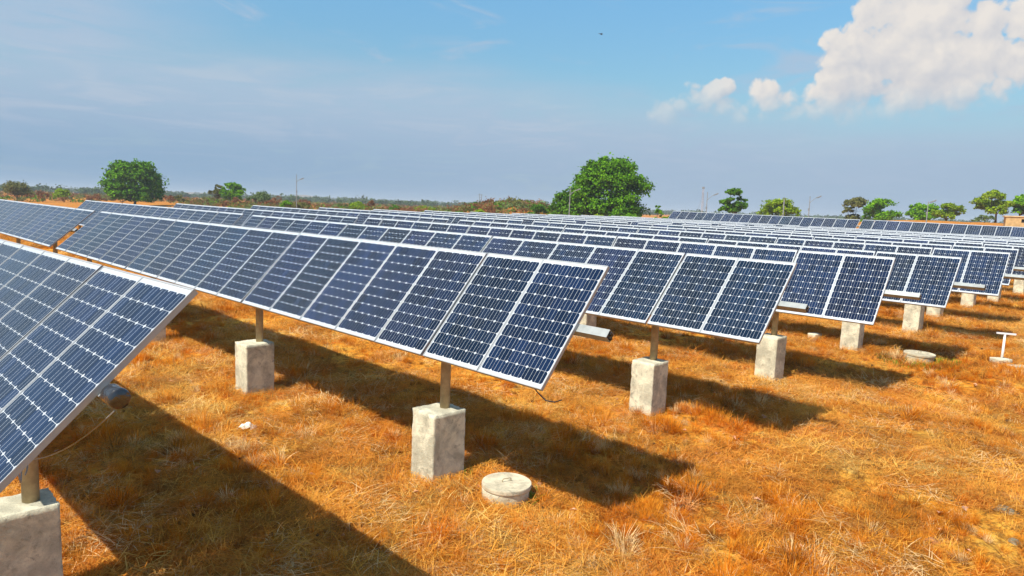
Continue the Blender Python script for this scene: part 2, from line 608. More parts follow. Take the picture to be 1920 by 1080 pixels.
LEAF = {
    'green': mat_leaf('leaf_green', (0.069, 0.198, 0.008), (0.231, 0.462, 0.016)),
    'dark': mat_leaf('leaf_dark', (0.048, 0.138, 0.010), (0.144, 0.306, 0.024)),
    'deep': mat_leaf('leaf_deep', (.040, .130, .006), (.150, .335, .012), 0.2),
    'lime': mat_leaf('leaf_lime', (0.144, 0.258, 0.012), (0.325, 0.432, 0.022)),
    'olive': mat_leaf('leaf_olive', (.11, .125, .035), (.23, .22, .065)),
    'grey': mat_leaf('leaf_grey', (.10, .16, .055), (.22, .29, .10)),
    'brown': mat_leaf('leaf_brown', (.17, .085, .038), (.34, .165, .070)),
    'far': mat_leaf('leaf_far', (.045, .085, .030), (.10, .150, .050)),
    'weed': mat_leaf('leaf_weed', (.09, .20, .015), (.22, .34, .035)),
}
M_bark = mat_plain('bark', (.12, .085, .055), 0.9, 0.1, var=0.3, scale=3)

# ------------------------------------------------------------------ ground sheet
front = np.arange(-54, 54.01, .25)
rest = np.arange(57, 303.1, 3.0)
ang = np.radians(np.concatenate([front, rest]))
nr = 560
rad = 1.2 * (6500 / 1.2) ** (np.arange(nr) / (nr - 1))
A, RR = np.meshgrid(ang, rad)
GX, GY = RR * np.sin(A), RR * np.cos(A)
GZ = ground_z(GX, GY)
fade = 1 - sm(25, 90, RR)
bump = (.075 * (vnoise(GX / .9, GY / .9, 1) - .5) + .055 * (vnoise(GX / .33, GY / .33, 2) - .5) + .03 * (vnoise(GX / .13, GY / .13, 3) - .5))
GZ = GZ + bump * fade + (vnoise(GX / 14, GY / 14, 5) - .5) * .5 * sm(70, 180, RR)
na = len(ang)
verts = np.stack([GX, GY, GZ], -1).reshape(-1, 3)
verts = np.vstack([verts, [[0, 0, 0]]])
ii, jj = np.meshgrid(np.arange(nr - 1), np.arange(na), indexing='ij')
j2 = (jj + 1) % na
quads = np.stack([ii * na + jj, ii * na + j2, (ii + 1) * na + j2, (ii + 1) * na + jj], -1).reshape(-1, 4)[:, ::-1]
tris = np.stack([np.full(na, len(verts) - 1), (np.arange(na) + 1) % na, np.arange(na)], -1)
me = bpy.data.meshes.new('ground')
me.vertices.add(len(verts))
me.vertices.foreach_set('co', verts.reshape(-1).astype(np.float32))
me.loops.add(len(quads) * 4 + len(tris) * 3)
me.loops.foreach_set('vertex_index', np.concatenate([quads.reshape(-1), tris.reshape(-1)]).astype(np.int32))
me.polygons.add(len(quads) + len(tris))
me.polygons.foreach_set('loop_start', np.concatenate([np.arange(len(quads)) * 4, len(quads) * 4 + np.arange(len(tris)) * 3]).astype(np.int32))
me.update(calc_edges=True)
me.polygons.foreach_set('use_smooth', [True] * len(me.polygons))
me.materials.append(Mg)
ground = mesh_obj('ground', me)
tag(ground, kind='structure')

# ------------------------------------------------------------------ solar panel meshes
PW, PL, PITCH, GAP = 0.984, 1.674, 0.98928, 0.036
CS, CP, CUT = 0.1525, 0.156, 0.018
NCX, NCY = 6, 10


def octagon(mb, cx, cy, z0, z1, m):
    h = CS / 2
    P = [(-h + CUT, -h), (h - CUT, -h), (h, -h + CUT), (h, h - CUT), (h - CUT, h), (-h + CUT, h), (-h, h - CUT), (-h, -h + CUT)]
    uv = [((x + h) / CS, (y + h) / CS) for x, y in P]
    mb.quad([(cx + x, cy + y, z1) for x, y in P], m, uv)
    for i in range(8):
        a, b = P[i], P[(i + 1) % 8]
        mb.quad([(cx + a[0], cy + a[1], z0), (cx + b[0], cy + b[1], z0), (cx + b[0], cy + b[1], z1), (cx + a[0], cy + a[1], z1)], m,
                [uv[i], uv[(i + 1) % 8], uv[(i + 1) % 8], uv[i]])


def frame_bars(mb, m):
    t, d = 0.013, 0.042
    mb.box((0, PL / 2 - t / 2, 0), (PW, t, d), m)
    mb.box((0, -PL / 2 + t / 2, 0), (PW, t, d), m)
    for s in (-1, 1):
        mb.box((s * (PW / 2 - t / 2), 0, 0), (t, PL - 2 * t, d), m)


def laminate(mb, m):
    mb.box((0, 0, 0.0125), (PW - .026, PL - .026, 0.007), m)


ZC0, ZC1 = 0.0162, 0.0175
cell_xy = [((i - (NCX - 1) / 2) * CP, (j - (NCY - 1) / 2) * CP) for j in range(NCY) for i in range(NCX)]
mb = MB(); frame_bars(mb, 0); ME_frame = mb.mesh('frame', [M_frame])
mb = MB(); laminate(mb, 0); ME_lam = mb.mesh('solar_panel', [M_back])
mb = MB(); octagon(mb, 0, 0, ZC0, ZC1, 0); ME_cell = mb.mesh('cell', [M_cell_each], uv=True)
mb = MB()
for (x, y) in cell_xy:
    octagon(mb, x, y, ZC0, ZC1, 0)
ME_grid = mb.mesh('cell_grid', [M_cell], uv=True)
mb = MB(); laminate(mb, 0); frame_bars(mb, 1)
for (x, y) in cell_xy:
    octagon(mb, x, y, ZC0, ZC1, 2)
ME_full = mb.mesh('solar_panel_whole', [M_back, M_frame, M_cell], uv=True)

THICK = (2, 7, 13, 18)
NPANEL = 19
TABLE_LEN = NPANEL * PITCH + 4 * GAP


def panel_centre(k):
    return k * PITCH + GAP * sum(1 for t in THICK if t <= k) + PITCH / 2


def rough_block(w, d, h, seed, cuts=22):
    import bmesh
    bm = bmesh.new()
    bmesh.ops.create_cube(bm, size=1)
    bmesh.ops.subdivide_edges(bm, edges=bm.edges[:], cuts=cuts, use_grid_fill=True)
    for v in bm.verts:
        c = v.co
        ax = sum(1 for q in c if abs(q) > .499)
        p = Vector((c.x * w, c.y * d, (c.z + .5) * h))
        k = mnoise.noise(p * 9 + Vector((seed * 7.3, 0, 0))) * .006 + mnoise.noise(p * 28 + Vector((0, seed * 3.1, 0))) * .004
        outward = Vector((c.x if abs(c.x) > .499 else 0, c.y if abs(c.y) > .499 else 0, c.z if abs(c.z) > .499 else 0)).normalized()
        p = p + outward * k
        if ax >= 2:
            chip = .001 + .016 * max(0, mnoise.noise(p * 14 + Vector((seed, seed, 0))) + .15)
            p = p - outward * chip
        v.co = p
    me = bpy.data.meshes.new('pedestal')
    bm.to_mesh(me)
    bm.free()
    me.polygons.foreach_set('use_smooth', [True] * len(me.polygons))
    me.materials.append(M_conc)
    return me


BURY = 0.22
PED = [rough_block(.455 + .012 * (i % 2), .50, .95 + BURY, i + 1) for i in range(3)]
PED_NEAR = [rough_block(.475, .54, .95 + BURY, i + 5) for i in range(2)]
PED_FAR = rough_block(.44, .48, .95 + BURY, 9, 6)
POSTS = (2.18, 7.50, 12.95, 18.1)
mesh_cache = {}


def tube_mesh(ext):
    if ext not in mesh_cache:
        mb = MB()
        x0, x1 = -TABLE_LEN - .12, ext
        t, h = .006, .05
        L, c = x1 - x0, (x0 + x1) / 2
        for s in (-1, 1):
            mb.box((c, s * (h - t / 2), 0), (L, t, 2 * h - 2 * t))
            mb.box((c, 0, s * (h - t / 2)), (L, 2 * h, t))
        mesh_cache[ext] = mb.mesh('torque_tube', [M_steel])
    return mesh_cache[ext]


def post_mesh(h):
    key = ('post', round(h, 2))
    if key not in mesh_cache:
        mb = MB()
        mb.tube([(0, 0, 0), (0, 0, key[1])], .067, 18)
        mesh_cache[key] = mb.mesh('post', [M_post], smooth=False)
        me = mesh_cache[key]
        me.polygons.foreach_set('use_smooth', [len(p.vertices) == 4 for p in me.polygons])
    return mesh_cache[key]


mb = MB(); mb.box((0, 0, -.012), (.13, .13, .13)); mb.box((0, 0, -.086), (.2, .17, .016)); ME_head = mb.mesh('bearing', [M_steel])
mb = MB(); mb.box((0, 0, 0), (.05, .086, .086)); mb.box((.03, .018, .012), (.02, .03, .03)); mb.box((.03, -.02, -.015), (.024, .024, .036)); ME_plug = mb.mesh('end_plug', [M_black])
mb = MB(); mb.box((0, 0, 0), (.031, 1.25, .03)); ME_light_block = mb.mesh('seam_light_block', [M_steel])  # added bar under each wide seam, blocks sun streaking through the gap


def solar_table(label, r0, n0, zaxis, slope, tilt, twist=0.0, ext=0.45, cells=0, detail=False, seed=0, far=False, group='rows of tilted solar tables', skip_panels=()):
    x, y = W(r0, n0)
    z = gz(x, y)
    rnd = random.Random(seed)
    root = empty('solar_table', (x, y, z), (0, slope, YAW))
    tag(root, label, 'solar array', group)
    za = zaxis - z
    seg_t = [rnd.uniform(-.5, .5) for _ in range(5)]
    seg_z = [rnd.uniform(-.008, .008) for _ in range(5)]
    for k in range(NPANEL):
        s = sum(1 for t in THICK if t <= k)
        tau = R(tilt + twist * k + seg_t[s] * (0.3 if detail else 1.0) + rnd.uniform(-.08, .08))
        p = bpy.data.objects.new('solar_panel', ME_lam if detail else ME_full)
        p.location = (-panel_centre(k), 0, za + seg_z[s] * (.4 if detail else 1))
        p.rotation_euler = (tau, 0, rnd.uniform(-.0012, .0012))
        link(p, root)
        q_ = rnd.uniform(.72, 1.25)
        p.color = tintc = (q_ * rnd.uniform(.65, 1.0), q_ * rnd.uniform(.95, 1.15), q_ * rnd.uniform(.82, 1.1), 1)
        if detail:
            link(bpy.data.objects.new('frame', ME_frame), p)
            if k < cells:
                for (cx, cy) in cell_xy:
                    c = bpy.data.objects.new('cell', ME_cell)
                    c.location = (cx, cy, 0)
                    c.color = tintc
                    link(c, p)
            else:
                gr_ = tag(link(bpy.data.objects.new('cell_grid', ME_grid), p), kind='stuff')
                gr_.color = tintc
    t0 = R(tilt)
    off = .075
    mesh_obj('torque_tube', tube_mesh(ext), root, (0, math.sin(t0) * off, za - math.cos(t0) * off), (t0, 0, 0))
    for k in THICK:
        xr = -(k * PITCH + GAP * (THICK.index(k) + .5)) + .003
        tk = R(tilt + twist * k)
        mesh_obj('seam_light_block', ME_light_block, root, (xr, math.sin(tk) * .022, za - math.cos(tk) * .022), (tk, 0, 0))
    if ext > .1:
        mesh_obj('end_plug', ME_plug, root, (ext - .022, math.sin(t0) * off, za - math.cos(t0) * off), (t0, 0, 0))
    for i, pr in enumerate(POSTS):
        px, py = W(r0 + pr, n0)
        zg = gz(px, py) - z - pr * slope         # ground under the post in table space
        zg = zg if abs(zg) < 1 else 0
        me_p = PED_FAR if far else (PED_NEAR[i % 2] if seed in (1, 2) else PED[(seed + i) % 3])
        pe = mesh_obj('pedestal', me_p, root, (-pr, -.085, zg - BURY), (0, 0, rnd.uniform(-.04, .04)))
        top = zg + .945
        mesh_obj('post', post_mesh(za - .085 - top + .03), root, (-pr, .012, top - .03))
        mesh_obj('bearing', ME_head, root, (-pr, math.sin(t0) * off, za - math.cos(t0) * off), (t0, 0, 0))
    return root


ORD = ['', 'first', 'second', 'third', 'fourth', 'fifth', 'sixth', 'seventh', 'eighth', 'ninth', 'tenth', 'eleventh', 'twelfth', 'thirteenth']
# row: r0, n0, axis z, slope, tilt, twist, beam end, single cells
ROWS = {
    1: (0.16, -4.635, 2.4454, -.0040, 43.75, 0, .02, 5),
    2: (0.0, 0.0, 2.3959, .0069, 49.43, -.42, .41, 5),
    3: (-.34, 4.66, 2.3582, .0064, 44.72, 0, .42, 5),
    4: (-.59, 9.35, 2.2666, .0071, 51.87, 0, .63, 4),
    5: (-.93, 13.87, 2.2243, .0115, 45.37, 0, .64, 3),
    6: (-1.33, 18.39, 2.2645, .0091, 46.37, 0, .52, 2),
    7: (-.95, 23.05, 2.265, .0080, 46.5, 0, .5, 0),
    8: (-1.17, 27.7, 2.25, .0085, 48.0, 0, .5, 0),
    9: (-1.37, 32.35, 2.25, .0088, 46.0, 0, .5, 0),
    10: (-1.71, 37.0, 2.26, .0085, 47.5, 0, .5, 0),
    11: (-1.9, 41.65, 2.26, .0080, 46.0, 0, .5, 0),
    12: (-2.1, 46.3, 2.27, .0080, 47.0, 0, .5, 0),
    13: (-2.3, 51.0, 2.28, .0080, 46.5, 0, .5, 0),
}
NEAR_LABEL = {
    1: 'closest solar table, cut off by the picture edge, with shiny wrapped tube end',
    2: 'second solar table, running to the centre, one pedestal standing beside the round concrete manhole',
    3: 'third solar table from the camera, nearer half, end panel overlapping the fourth pedestal',
    4: 'fourth solar table from the camera, nearer half, ending above the small loose concrete block',
    5: 'fifth solar table from the camera, nearer half, ending behind the farther manhole',
    6: 'sixth solar table from the camera, nearer half, ending beyond the white T-shaped marker',
}
for i, (r0, n0, za, slp, tilt, tw, ext, nc) in ROWS.items():
    lab = NEAR_LABEL.get(i, f'{ORD[i]} solar table from the camera, nearer half, seen as a strip above the one before')
    solar_table(lab, r0, n0, za, slp, tilt, tw, ext, nc, i <= 6, seed=i, far=i > 6)
    if i > 1:
        r1 = r0 + TABLE_LEN + .72
        t2 = tilt + tw * 19 if tw else tilt * .5 + 47 * .5
        lab2 = f'{ORD[i]} solar table from the camera, farther half, across the narrow walkway'
        if i == 2:
            lab2 = 'pale solar table seen past the walkway gap, farther half of the second row'
        solar_table(lab2, r1, n0, za + slp * (TABLE_LEN + .72), min(slp, .0075), t2, 0, .25, 0, i == 2, seed=40 + i, far=i > 2)
solar_table('raised solar table on the far bank, nearer half, running out of the picture', -3.85, 59.5, 3.00, .0105, 38.5, 0, .3, 0, False, seed=80, far=True)
solar_table('raised solar table on the far bank, farther half, ending below the slim lamps', 15.33, 59.5, 3.20, .0105, 38.5, 0, .3, 0, False, seed=81, far=True)

# shiny wrapped end and wire on the closest table, loose lead on the second
t1 = [o for o in COL.objects if o.name == 'solar_table'][0]
t2 = [o for o in COL.objects if o.name == 'solar_table.001'][0]
za1 = ROWS[1][2] - t1.location.z
M_chrome, tcn, bcn = principled('glossy_dark_wrap', (.022, .022, .024), 0.06, 0.9, 0.0)
cc = tcn.n('ShaderNodeTexCoord')
bpn = tcn.n('ShaderNodeBump'); bpn.inputs['Strength'].default_value = .5; bpn.inputs['Distance'].default_value = .03
tcn.link(tcn.noise(cc.outputs['Object'], 11, 3, .5, .8), bpn.inputs['Height'])
tcn.link(bpn.outputs[0], bcn.inputs['Normal'])
mb = MB(); mb.lathe([(.02, 0), (.078, .0), (.084, .015), (.084, .165), (.082, .178), (.074, .190), (.05, .198), (.015, .2)], 28)
a1 = R(ROWS[1][4])
offy, offz = math.sin(a1) * .075, za1 - math.cos(a1) * .075
wrap = mesh_obj('wrapped_tube_end', mb.mesh('wrapped_tube_end', [M_chrome], smooth=True), t1, (.025, offy, offz + .01), (0, math.pi / 2, 0))
wrap.scale = (.80, .80, .90)
mb = MB()
pts = []
p0, p1 = Vector((.15, offy - .02, offz - .07)), Vector((-1.75, -.05, 1.48))
for i in range(25):
    u = i / 24
    p = p0.lerp(p1, u)
    p.z -= .30 * 4 * u * (1 - u) * .22
    pts.append(p)
mb.tube(pts, .0045, 6)
loop = [Vector((-1.80 + .16 * math.cos(w) + .01 * w, -.12 + .05 * math.sin(w * .7), 1.40 + .07 * math.sin(w))) for w in np.linspace(0, 9.5, 40)]
mb.tube(loop, .006, 6)
mesh_obj('cable', mb.mesh('cable', [M_pole]), t1)
za2 = ROWS[2][2] - t2.location.z
mb = MB()
pts = [Vector((-.30, -.42, za2 - .60)), Vector((-.16, -.44, za2 - .70)), Vector((.0, -.47, za2 - .76)), Vector((.12, -.46, za2 - .75)), Vector((.20, -.45, za2 - .71))]
mb.tube(pts, .007, 6)
mesh_obj('cable', mb.mesh('cable', [M_black]), t2)

# ------------------------------------------------------------------ things standing on the ground
def manhole(x, y, r, h, label, lid_tilt=0.0):
    z = gz(x, y)
    root = empty('manhole', (x, y, z), (lid_tilt, 0, .5))
    tag(root, label, 'manhole', 'round concrete manholes')
    mb = MB()
    mb.lathe([(r * .95, -.2), (r * .95, h - .075), (r * .93, h - .06)], 48)
    mesh_obj('ring', mb.mesh('ring', [M_conc], smooth=False), root)
    mb = MB()
    mb.lathe([(r * .5, h - .058), (r * .985, h - .058), (r, h - .045), (r * .998, h - .012), (r * .985, h), (r * .5, h + .004), (.02, h + .005)], 48)
    me_ = mb.mesh('lid', [M_lid], smooth=False)
    lid = mesh_obj('lid', me_, root, (.008, -.006, 0), (.006, .01, 0))
    mb = MB()
    mb.tube([(-.06, 0, h - .01), (-.06, 0, h + .035), (-.05, 0, h + .045), (.05, 0, h + .045), (.06, 0, h + .035), (.06, 0, h - .01)], .006, 6)
    mesh_obj('handle', mb.mesh('handle', [M_post]), lid)
    return root


manhole(0.012, 8.33, .318, .205, 'round concrete manhole with a wire handle beside the pedestal of the second row')
manhole(10.40, 17.1, .36, .20, 'farther round concrete manhole ringed by green weeds', lid_tilt=.02)

# white T marker on a small block
x, y = 12.40, 16.95
z = gz(x, y)
rt = tag(empty('marker_post', (x, y, z), (0, 0, R(-8))), 'white T-shaped marker post standing on a small stone base', 'marker post')
mb = MB(); mb.tube([(0, 0, .1), (0.01, 0, .36), (.012, 0, .78)], [.028, .03, .024], 10)
mesh_obj('pole', mb.mesh('pole', [M_white], smooth=True), rt)
mb = MB(); mb.box((0, 0, .80), (.44, .045, .04)); mesh_obj('crossbar', mb.mesh('crossbar', [M_white]), rt, (.012, 0, 0), (0, R(2.0), 0))
me_b = rough_block(.40, .28, .25, 21, 8)
mesh_obj('base', me_b, rt, (-.02, -.02, -.08), (0, 0, .2))


def block(name, x, y, s, seed, label, cat, rz=0, group=None, mat=None, sink=.04):
    me_ = rough_block(s[0], s[1], s[2], seed, 6)
    if mat:
        me_.materials.clear()
        me_.materials.append(mat)
    return tag(mesh_obj(name, me_, None, (x, y, gz(x, y) - sink), (0, 0, rz)), label, cat, group)


block('concrete_block', 8.80, 19.5, (.30, .24, .21), 31, 'small loose concrete block lying in front of the fourth row', 'concrete block', .5)
block('concrete_slab', 12.42, 16.4, (.42, .26, .16), 32, 'low pale stone slab in front of the white T marker', 'stone', .25)


def rock(x, y, s, seed, label, mat):
    import bmesh
    bm = bmesh.new()
    bmesh.ops.create_icosphere(bm, subdivisions=3, radius=1)
    for v in bm.verts:
        k = 1 + .35 * mnoise.noise(v.co * 1.5 + Vector((seed, 0, 0))) + .1 * mnoise.noise(v.co * 5 + Vector((0, seed, 0)))
        v.co = Vector((v.co.x * s[0], v.co.y * s[1], v.co.z * s[2])) * k
    me_ = bpy.data.meshes.new('rock')
    bm.to_mesh(me_)
    bm.free()
    me_.materials.append(mat)
    o = mesh_obj('rock', me_, None, (x, y, gz(x, y) + s[2] * .25), (0, 0, seed))
    return tag(o, label, 'stone', 'loose stones in the dry grass')


M_rock_r = mat_plain('rusty_stone', (.34, .15, .06), .9, .1, var=.4, scale=14)
M_rock_g = mat_plain('grey_stone', (.20, .17, .11), .9, .1, var=.4, scale=14)
rock(4.90, 7.44, (.085, .075, .06), 3.3, 'rusty brown stone lying among straw tufts near the bottom edge', M_rock_r)
rock(6.37, 8.30, (.15, .10, .07), 5.1, 'larger grey green stone half hidden in straw', M_rock_g)
rock(5.9, 7.5, (.07, .06, .05), 7.7, 'small grey stone beyond the rusty stone', M_rock_g)
rock(-.86, 8.47, (.07, .06, .05), 9.2, 'dark stone at the foot of the pedestal beside the manhole', M_rock_g)

# crumpled white plastic litter
mb = MB()
rr_ = random.Random(5)
G = {}
for i in range(13):
    for j in range(9):
        u, v = i / 12 - .5, j / 8 - .5
        G[i, j] = (u * .34 + rr_.uniform(-.012, .012), v * .22 + rr_.uniform(-.012, .012), .03 + .09 * max(0, 1 - 5 * (u * u + v * v)) * rr_.uniform(.4, 1.2) + rr_.uniform(0, .025))
for i in range(12):
    for j in range(8):
        if (i - 6) ** 2 + (j - 4) ** 2 * 1.6 + rr_.uniform(-4, 4) < 24 or (j == 6 and i > 7):
            mb.quad([G[i, j], G[i + 1, j], G[i + 1, j + 1], G[i, j + 1]])
M_lit = mat_plain('white_plastic', (.78, .72, .60), .5, .4, var=.1)
tag(mesh_obj('plastic_scrap', mb.mesh('plastic_scrap', [M_lit]), None, (-4.07, 10.34, gz(-4.07, 10.34) + .02), (0, 0, .6)), 'crumpled white plastic scrap lying on the straw', 'litter')

# bird high in the sky
mb = MB()
mb.tube([(-.32, 0, 0), (-.15, 0, .02), (.1, 0, .02), (.28, 0, 0), (.36, 0, -.01)], [.02, .09, .1, .06, .01], 8)
for s in (-1, 1):
    P = [(.12, s * .06, .03), (-.10, s * .06, .03), (-.12, s * .42, .14), (.06, s * .45, .15)]
    mb.quad(P); mb.quad([P[3], P[2], (-.16, s * .8, .08), (-.06, s * .85, .07)])
mb.quad([(-.3, -.03, 0), (-.3, .03, 0), (-.5, .09, 0), (-.5, -.09, 0)])
bird = tag(mesh_obj('bird', mb.mesh('bird', [M_black]), None, (8.67, 77.2, 22.76), (.15, .1, .5)), 'tiny dark bird gliding high in the blue sky', 'bird')

bird.scale = (.6, .6, .6)

# ------------------------------------------------------------------ lamps, masts, hut
def street_lamp(x, y, h, arm, side, label, head=True, spike=.6):
    root = tag(empty('street_lamp', (x, y, gz(x, y))), label, 'street lamp', 'slim street lamps round the field')
    mb = MB(); mb.tube([(0, 0, -.3), (0, 0, h * .5), (0, 0, h)], [.07, .055, .04], 10)
    mesh_obj('pole', mb.mesh('pole', [M_pole]), root)
    if head:
        zb = h - spike
        e = Vector((side * arm, 0, zb + arm * .75))
        mb = MB(); mb.tube([(0, 0, zb - .15), (side * arm * .25, 0, zb + .1), e], .03, 8)
        mesh_obj('arm', mb.mesh('arm', [M_pole]), root)
        mb = MB()
        rot = Matrix.Rotation(-side * R(24), 3, 'Y')
        mb.box(e + Vector((side * .26, 0, .06)), (.62, .2, .11), 0, rot)
        mb.box(e + Vector((side * .30, 0, .005)), (.4, .16, .05), 0, rot)
        mesh_obj('lamp_head', mb.mesh('lamp_head', [M_pole]), root)
        mb = MB(); mb.box((0, .08, h * .62), (.16, .12, .3)); mesh_obj('junction_box', mb.mesh('junction_box', [M_pole]), root)
    return root


street_lamp(-33.3, 104.8, 6.84, .55, 1, 'street lamp with hooked head by the yellow scrub, past the third row', spike=1.1)
street_lamp(6.7, 84.7, 5.38, .7, 1, 'street lamp in front of the dark shrub beside the biggest tree', spike=.9)
street_lamp(24.1, 86.7, 5.21, .8, 1, 'street lamp close beside the slim pale mast', spike=.9)
street_lamp(36.1, 84.6, 4.31, .8, 1, 'street lamp over the little bush behind the raised table', spike=.7)
street_lamp(47.2, 78.9, 3.37, .3, 1, 'short street lamp in front of the joined pair of trees', spike=.2)
x, y = 33.4, 85.7
rt = tag(empty('plain_pole', (x, y, gz(x, y))), 'bare pale pole in front of a round bright tree', 'pole')
mb = MB(); mb.tube([(0, 0, -.3), (0, 0, 4.18)], .075, 8); mesh_obj('shaft', mb.mesh('shaft', [M_pole]), rt)
mb = MB(); mb.box((0, 0, 4.2), (.2, .2, .06)); mesh_obj('cap', mb.mesh('cap', [M_pole]), rt)
# lattice mast
M_mast = mat_plain('mast_paint', (.50, .42, .40), .6, .3, var=.2)
x, y = 24.9, 91.7
rt = tag(empty('lattice_mast', (x, y, gz(x, y))), 'slim pale lattice mast with guy wires', 'mast')
mb = MB()
for k in range(3):
    w = 2.1 * k
    mb.tube([(.16 * math.cos(w), .16 * math.sin(w), -.2), (.09 * math.cos(w), .09 * math.sin(w), 5.7)], .013, 5)
mesh_obj('leg_frame', mb.mesh('leg_frame', [M_mast]), rt)
mb = MB()
for q in range(18):
    z0 = q * .31
    for k in range(3):
        w, w2 = 2.1 * k, 2.1 * (k + 1)
        mb.tube([(.15 * math.cos(w), .15 * math.sin(w), z0), (.15 * math.cos(w2), .15 * math.sin(w2), z0 + .31)], .005, 4)
mesh_obj('bracing', mb.mesh('bracing', [M_mast]), rt)
mb = MB(); mb.box((0, 0, 5.85), (.3, .12, .28)); mesh_obj('antenna', mb.mesh('antenna', [M_pole]), rt)
mb = MB()
for dx, dy in ((-1.1, .3), (.9, .7), (-.1, -1.2)):
    mb.tube([(0, 0, 5.3), (dx, dy, -.2)], .012, 4)
mesh_obj('guy_wire', mb.mesh('guy_wire', [M_pole]), rt)
# two far power poles
for (x, y, h, lab) in ((-15.2, 299.6, 7.8, 'taller distant twin power pole beside the orange mound'), (-12.5, 339.8, 5.2, 'shorter distant power pole beside the orange mound')):
    rt = tag(empty('power_pole', (x, y, gz(x, y))), lab, 'power pole', 'distant power poles')
    mb = MB(); mb.tube([(-.5, 0, -.5), (-.4, 0, h)], [.16, .11], 7); mb.tube([(.55, 0, -.5), (.45, 0, h * .97)], [.16, .11], 7)
    mesh_obj('shaft', mb.mesh('shaft', [M_pole]), rt)
    mb = MB(); mb.box((0, 0, h * .93), (2.2, .16, .16)); mb.box((0, 0, h * .8), (1.3, .14, .14)); mesh_obj('crossarm', mb.mesh('crossarm', [M_pole]), rt)

# brick hut at the picture edge
M_mud = mat_plain('tan_plaster', (.50, .34, .16), .95, .1, var=.18, scale=2.5)
M_roof = mat_plain('hut_roof', (.56, .42, .24), .9, .1, var=.15, scale=2)
x, y = 56.6, 76.2
rt = tag(empty('brick_hut', (x, y, gz(x, y)), (0, 0, R(-32))), 'low tan hut with flat roof beyond the far bank', 'hut')
mb = MB()
w_, d_, h_ = 3.9, 3.0, 1.5
for (x0, x1) in ((-w_ / 2, -.55), (-.25, w_ / 2)):
    mb.box(((x0 + x1) / 2, -d_ / 2, h_ / 2 - .2), (x1 - x0, .22, h_ + .4))
mb.box((-.40, -d_ / 2, .35), (.298, .218, 1.1)); mb.box((-.40, -d_ / 2, 1.39), (.298, .218, .218))
mb.box((0, d_ / 2, h_ / 2 - .2), (w_, .22, h_ + .4))
for s in (-1, 1):
    mb.box((s * (w_ / 2 - .11), 0, h_ / 2 - .2), (.22, d_ - .224, h_ + .396))
mesh_obj('wall', mb.mesh('wall', [M_mud]), rt)
mb = MB(); mb.box((0, 0, h_ + .06), (w_ + .3, d_ + .4, .12)); mesh_obj('roof', mb.mesh('roof', [M_roof]), rt)
mb = MB(); mb.box((-.40, -d_ / 2 + .06, 1.09), (.29, .04, .37)); mesh_obj('window', mb.mesh('window', [M_black]), rt)

# ------------------------------------------------------------------ trees
def leaf_cloud(lobes, n, size, seed, per=26, spread=.16, flat=.35, solid=.62):
    g = np.random.default_rng(seed)
    lob = np.array(lobes, float)
    vol = (lob[:, 3] * lob[:, 4] * lob[:, 5]) ** (2 / 3)
    nc = max(6, n // per)
    pick = g.choice(len(lob), nc, p=vol / vol.sum())
    d = g.normal(size=(nc, 3))
    d /= np.linalg.norm(d, axis=1)[:, None]
    d[:, 2] = np.where(d[:, 2] < -.45, -d[:, 2] * .6, d[:, 2])
    q = solid + (1 - solid) * g.random(nc) ** .6
    q *= np.minimum(1 + .05 * g.normal(size=nc), 1.03)
    cen = lob[pick, :3] + d * q[:, None] * lob[pick, 3:6]
    cs = spread * lob[pick, 3:6].mean(1) * g.uniform(.6, 1.4, nc)
    idx = np.repeat(np.arange(nc), per)
    m = len(idx)
    o = np.clip(g.normal(size=(m, 3)), -1.7, 1.7) * np.array([1, 1, .65])
    p = cen[idx] + o * cs[idx][:, None]
    nrm = d[idx] * .9 + g.normal(size=(m, 3)) * .75 + np.array([0, 0, flat])
    nrm /= np.linalg.norm(nrm, axis=1)[:, None]
    a = np.cross(nrm, g.normal(size=(m, 3)))
    a /= np.linalg.norm(a, axis=1)[:, None] + 1e-9
    b = np.cross(nrm, a)
    s = size * g.uniform(.55, 1.3, m)
    a, b = a * s[:, None] * .5, b * s[:, None] * .36
    return np.stack([p - a, p - b * 1.0, p + a, p + b], 1)


def twigs(mb, base, tips, r0, g, sub=2):
    for t in tips:
        t = Vector(t)
        b = Vector(base)
        mid = b.lerp(t, .5) + Vector((g.uniform(-.1, .1), g.uniform(-.1, .1), .05)) * (t - b).length
        mb.tube([b, mid, t], [r0, r0 * .6, r0 * .2], 5, cap=False)
        for _ in range(sub):
            s = b.lerp(t, g.uniform(.35, .8))
            e = s + Vector((g.uniform(-1, 1), g.uniform(-1, 1), g.uniform(.1, .9))) * (t - b).length * .32
            mb.tube([s, e], [r0 * .4, r0 * .12], 4, cap=False)


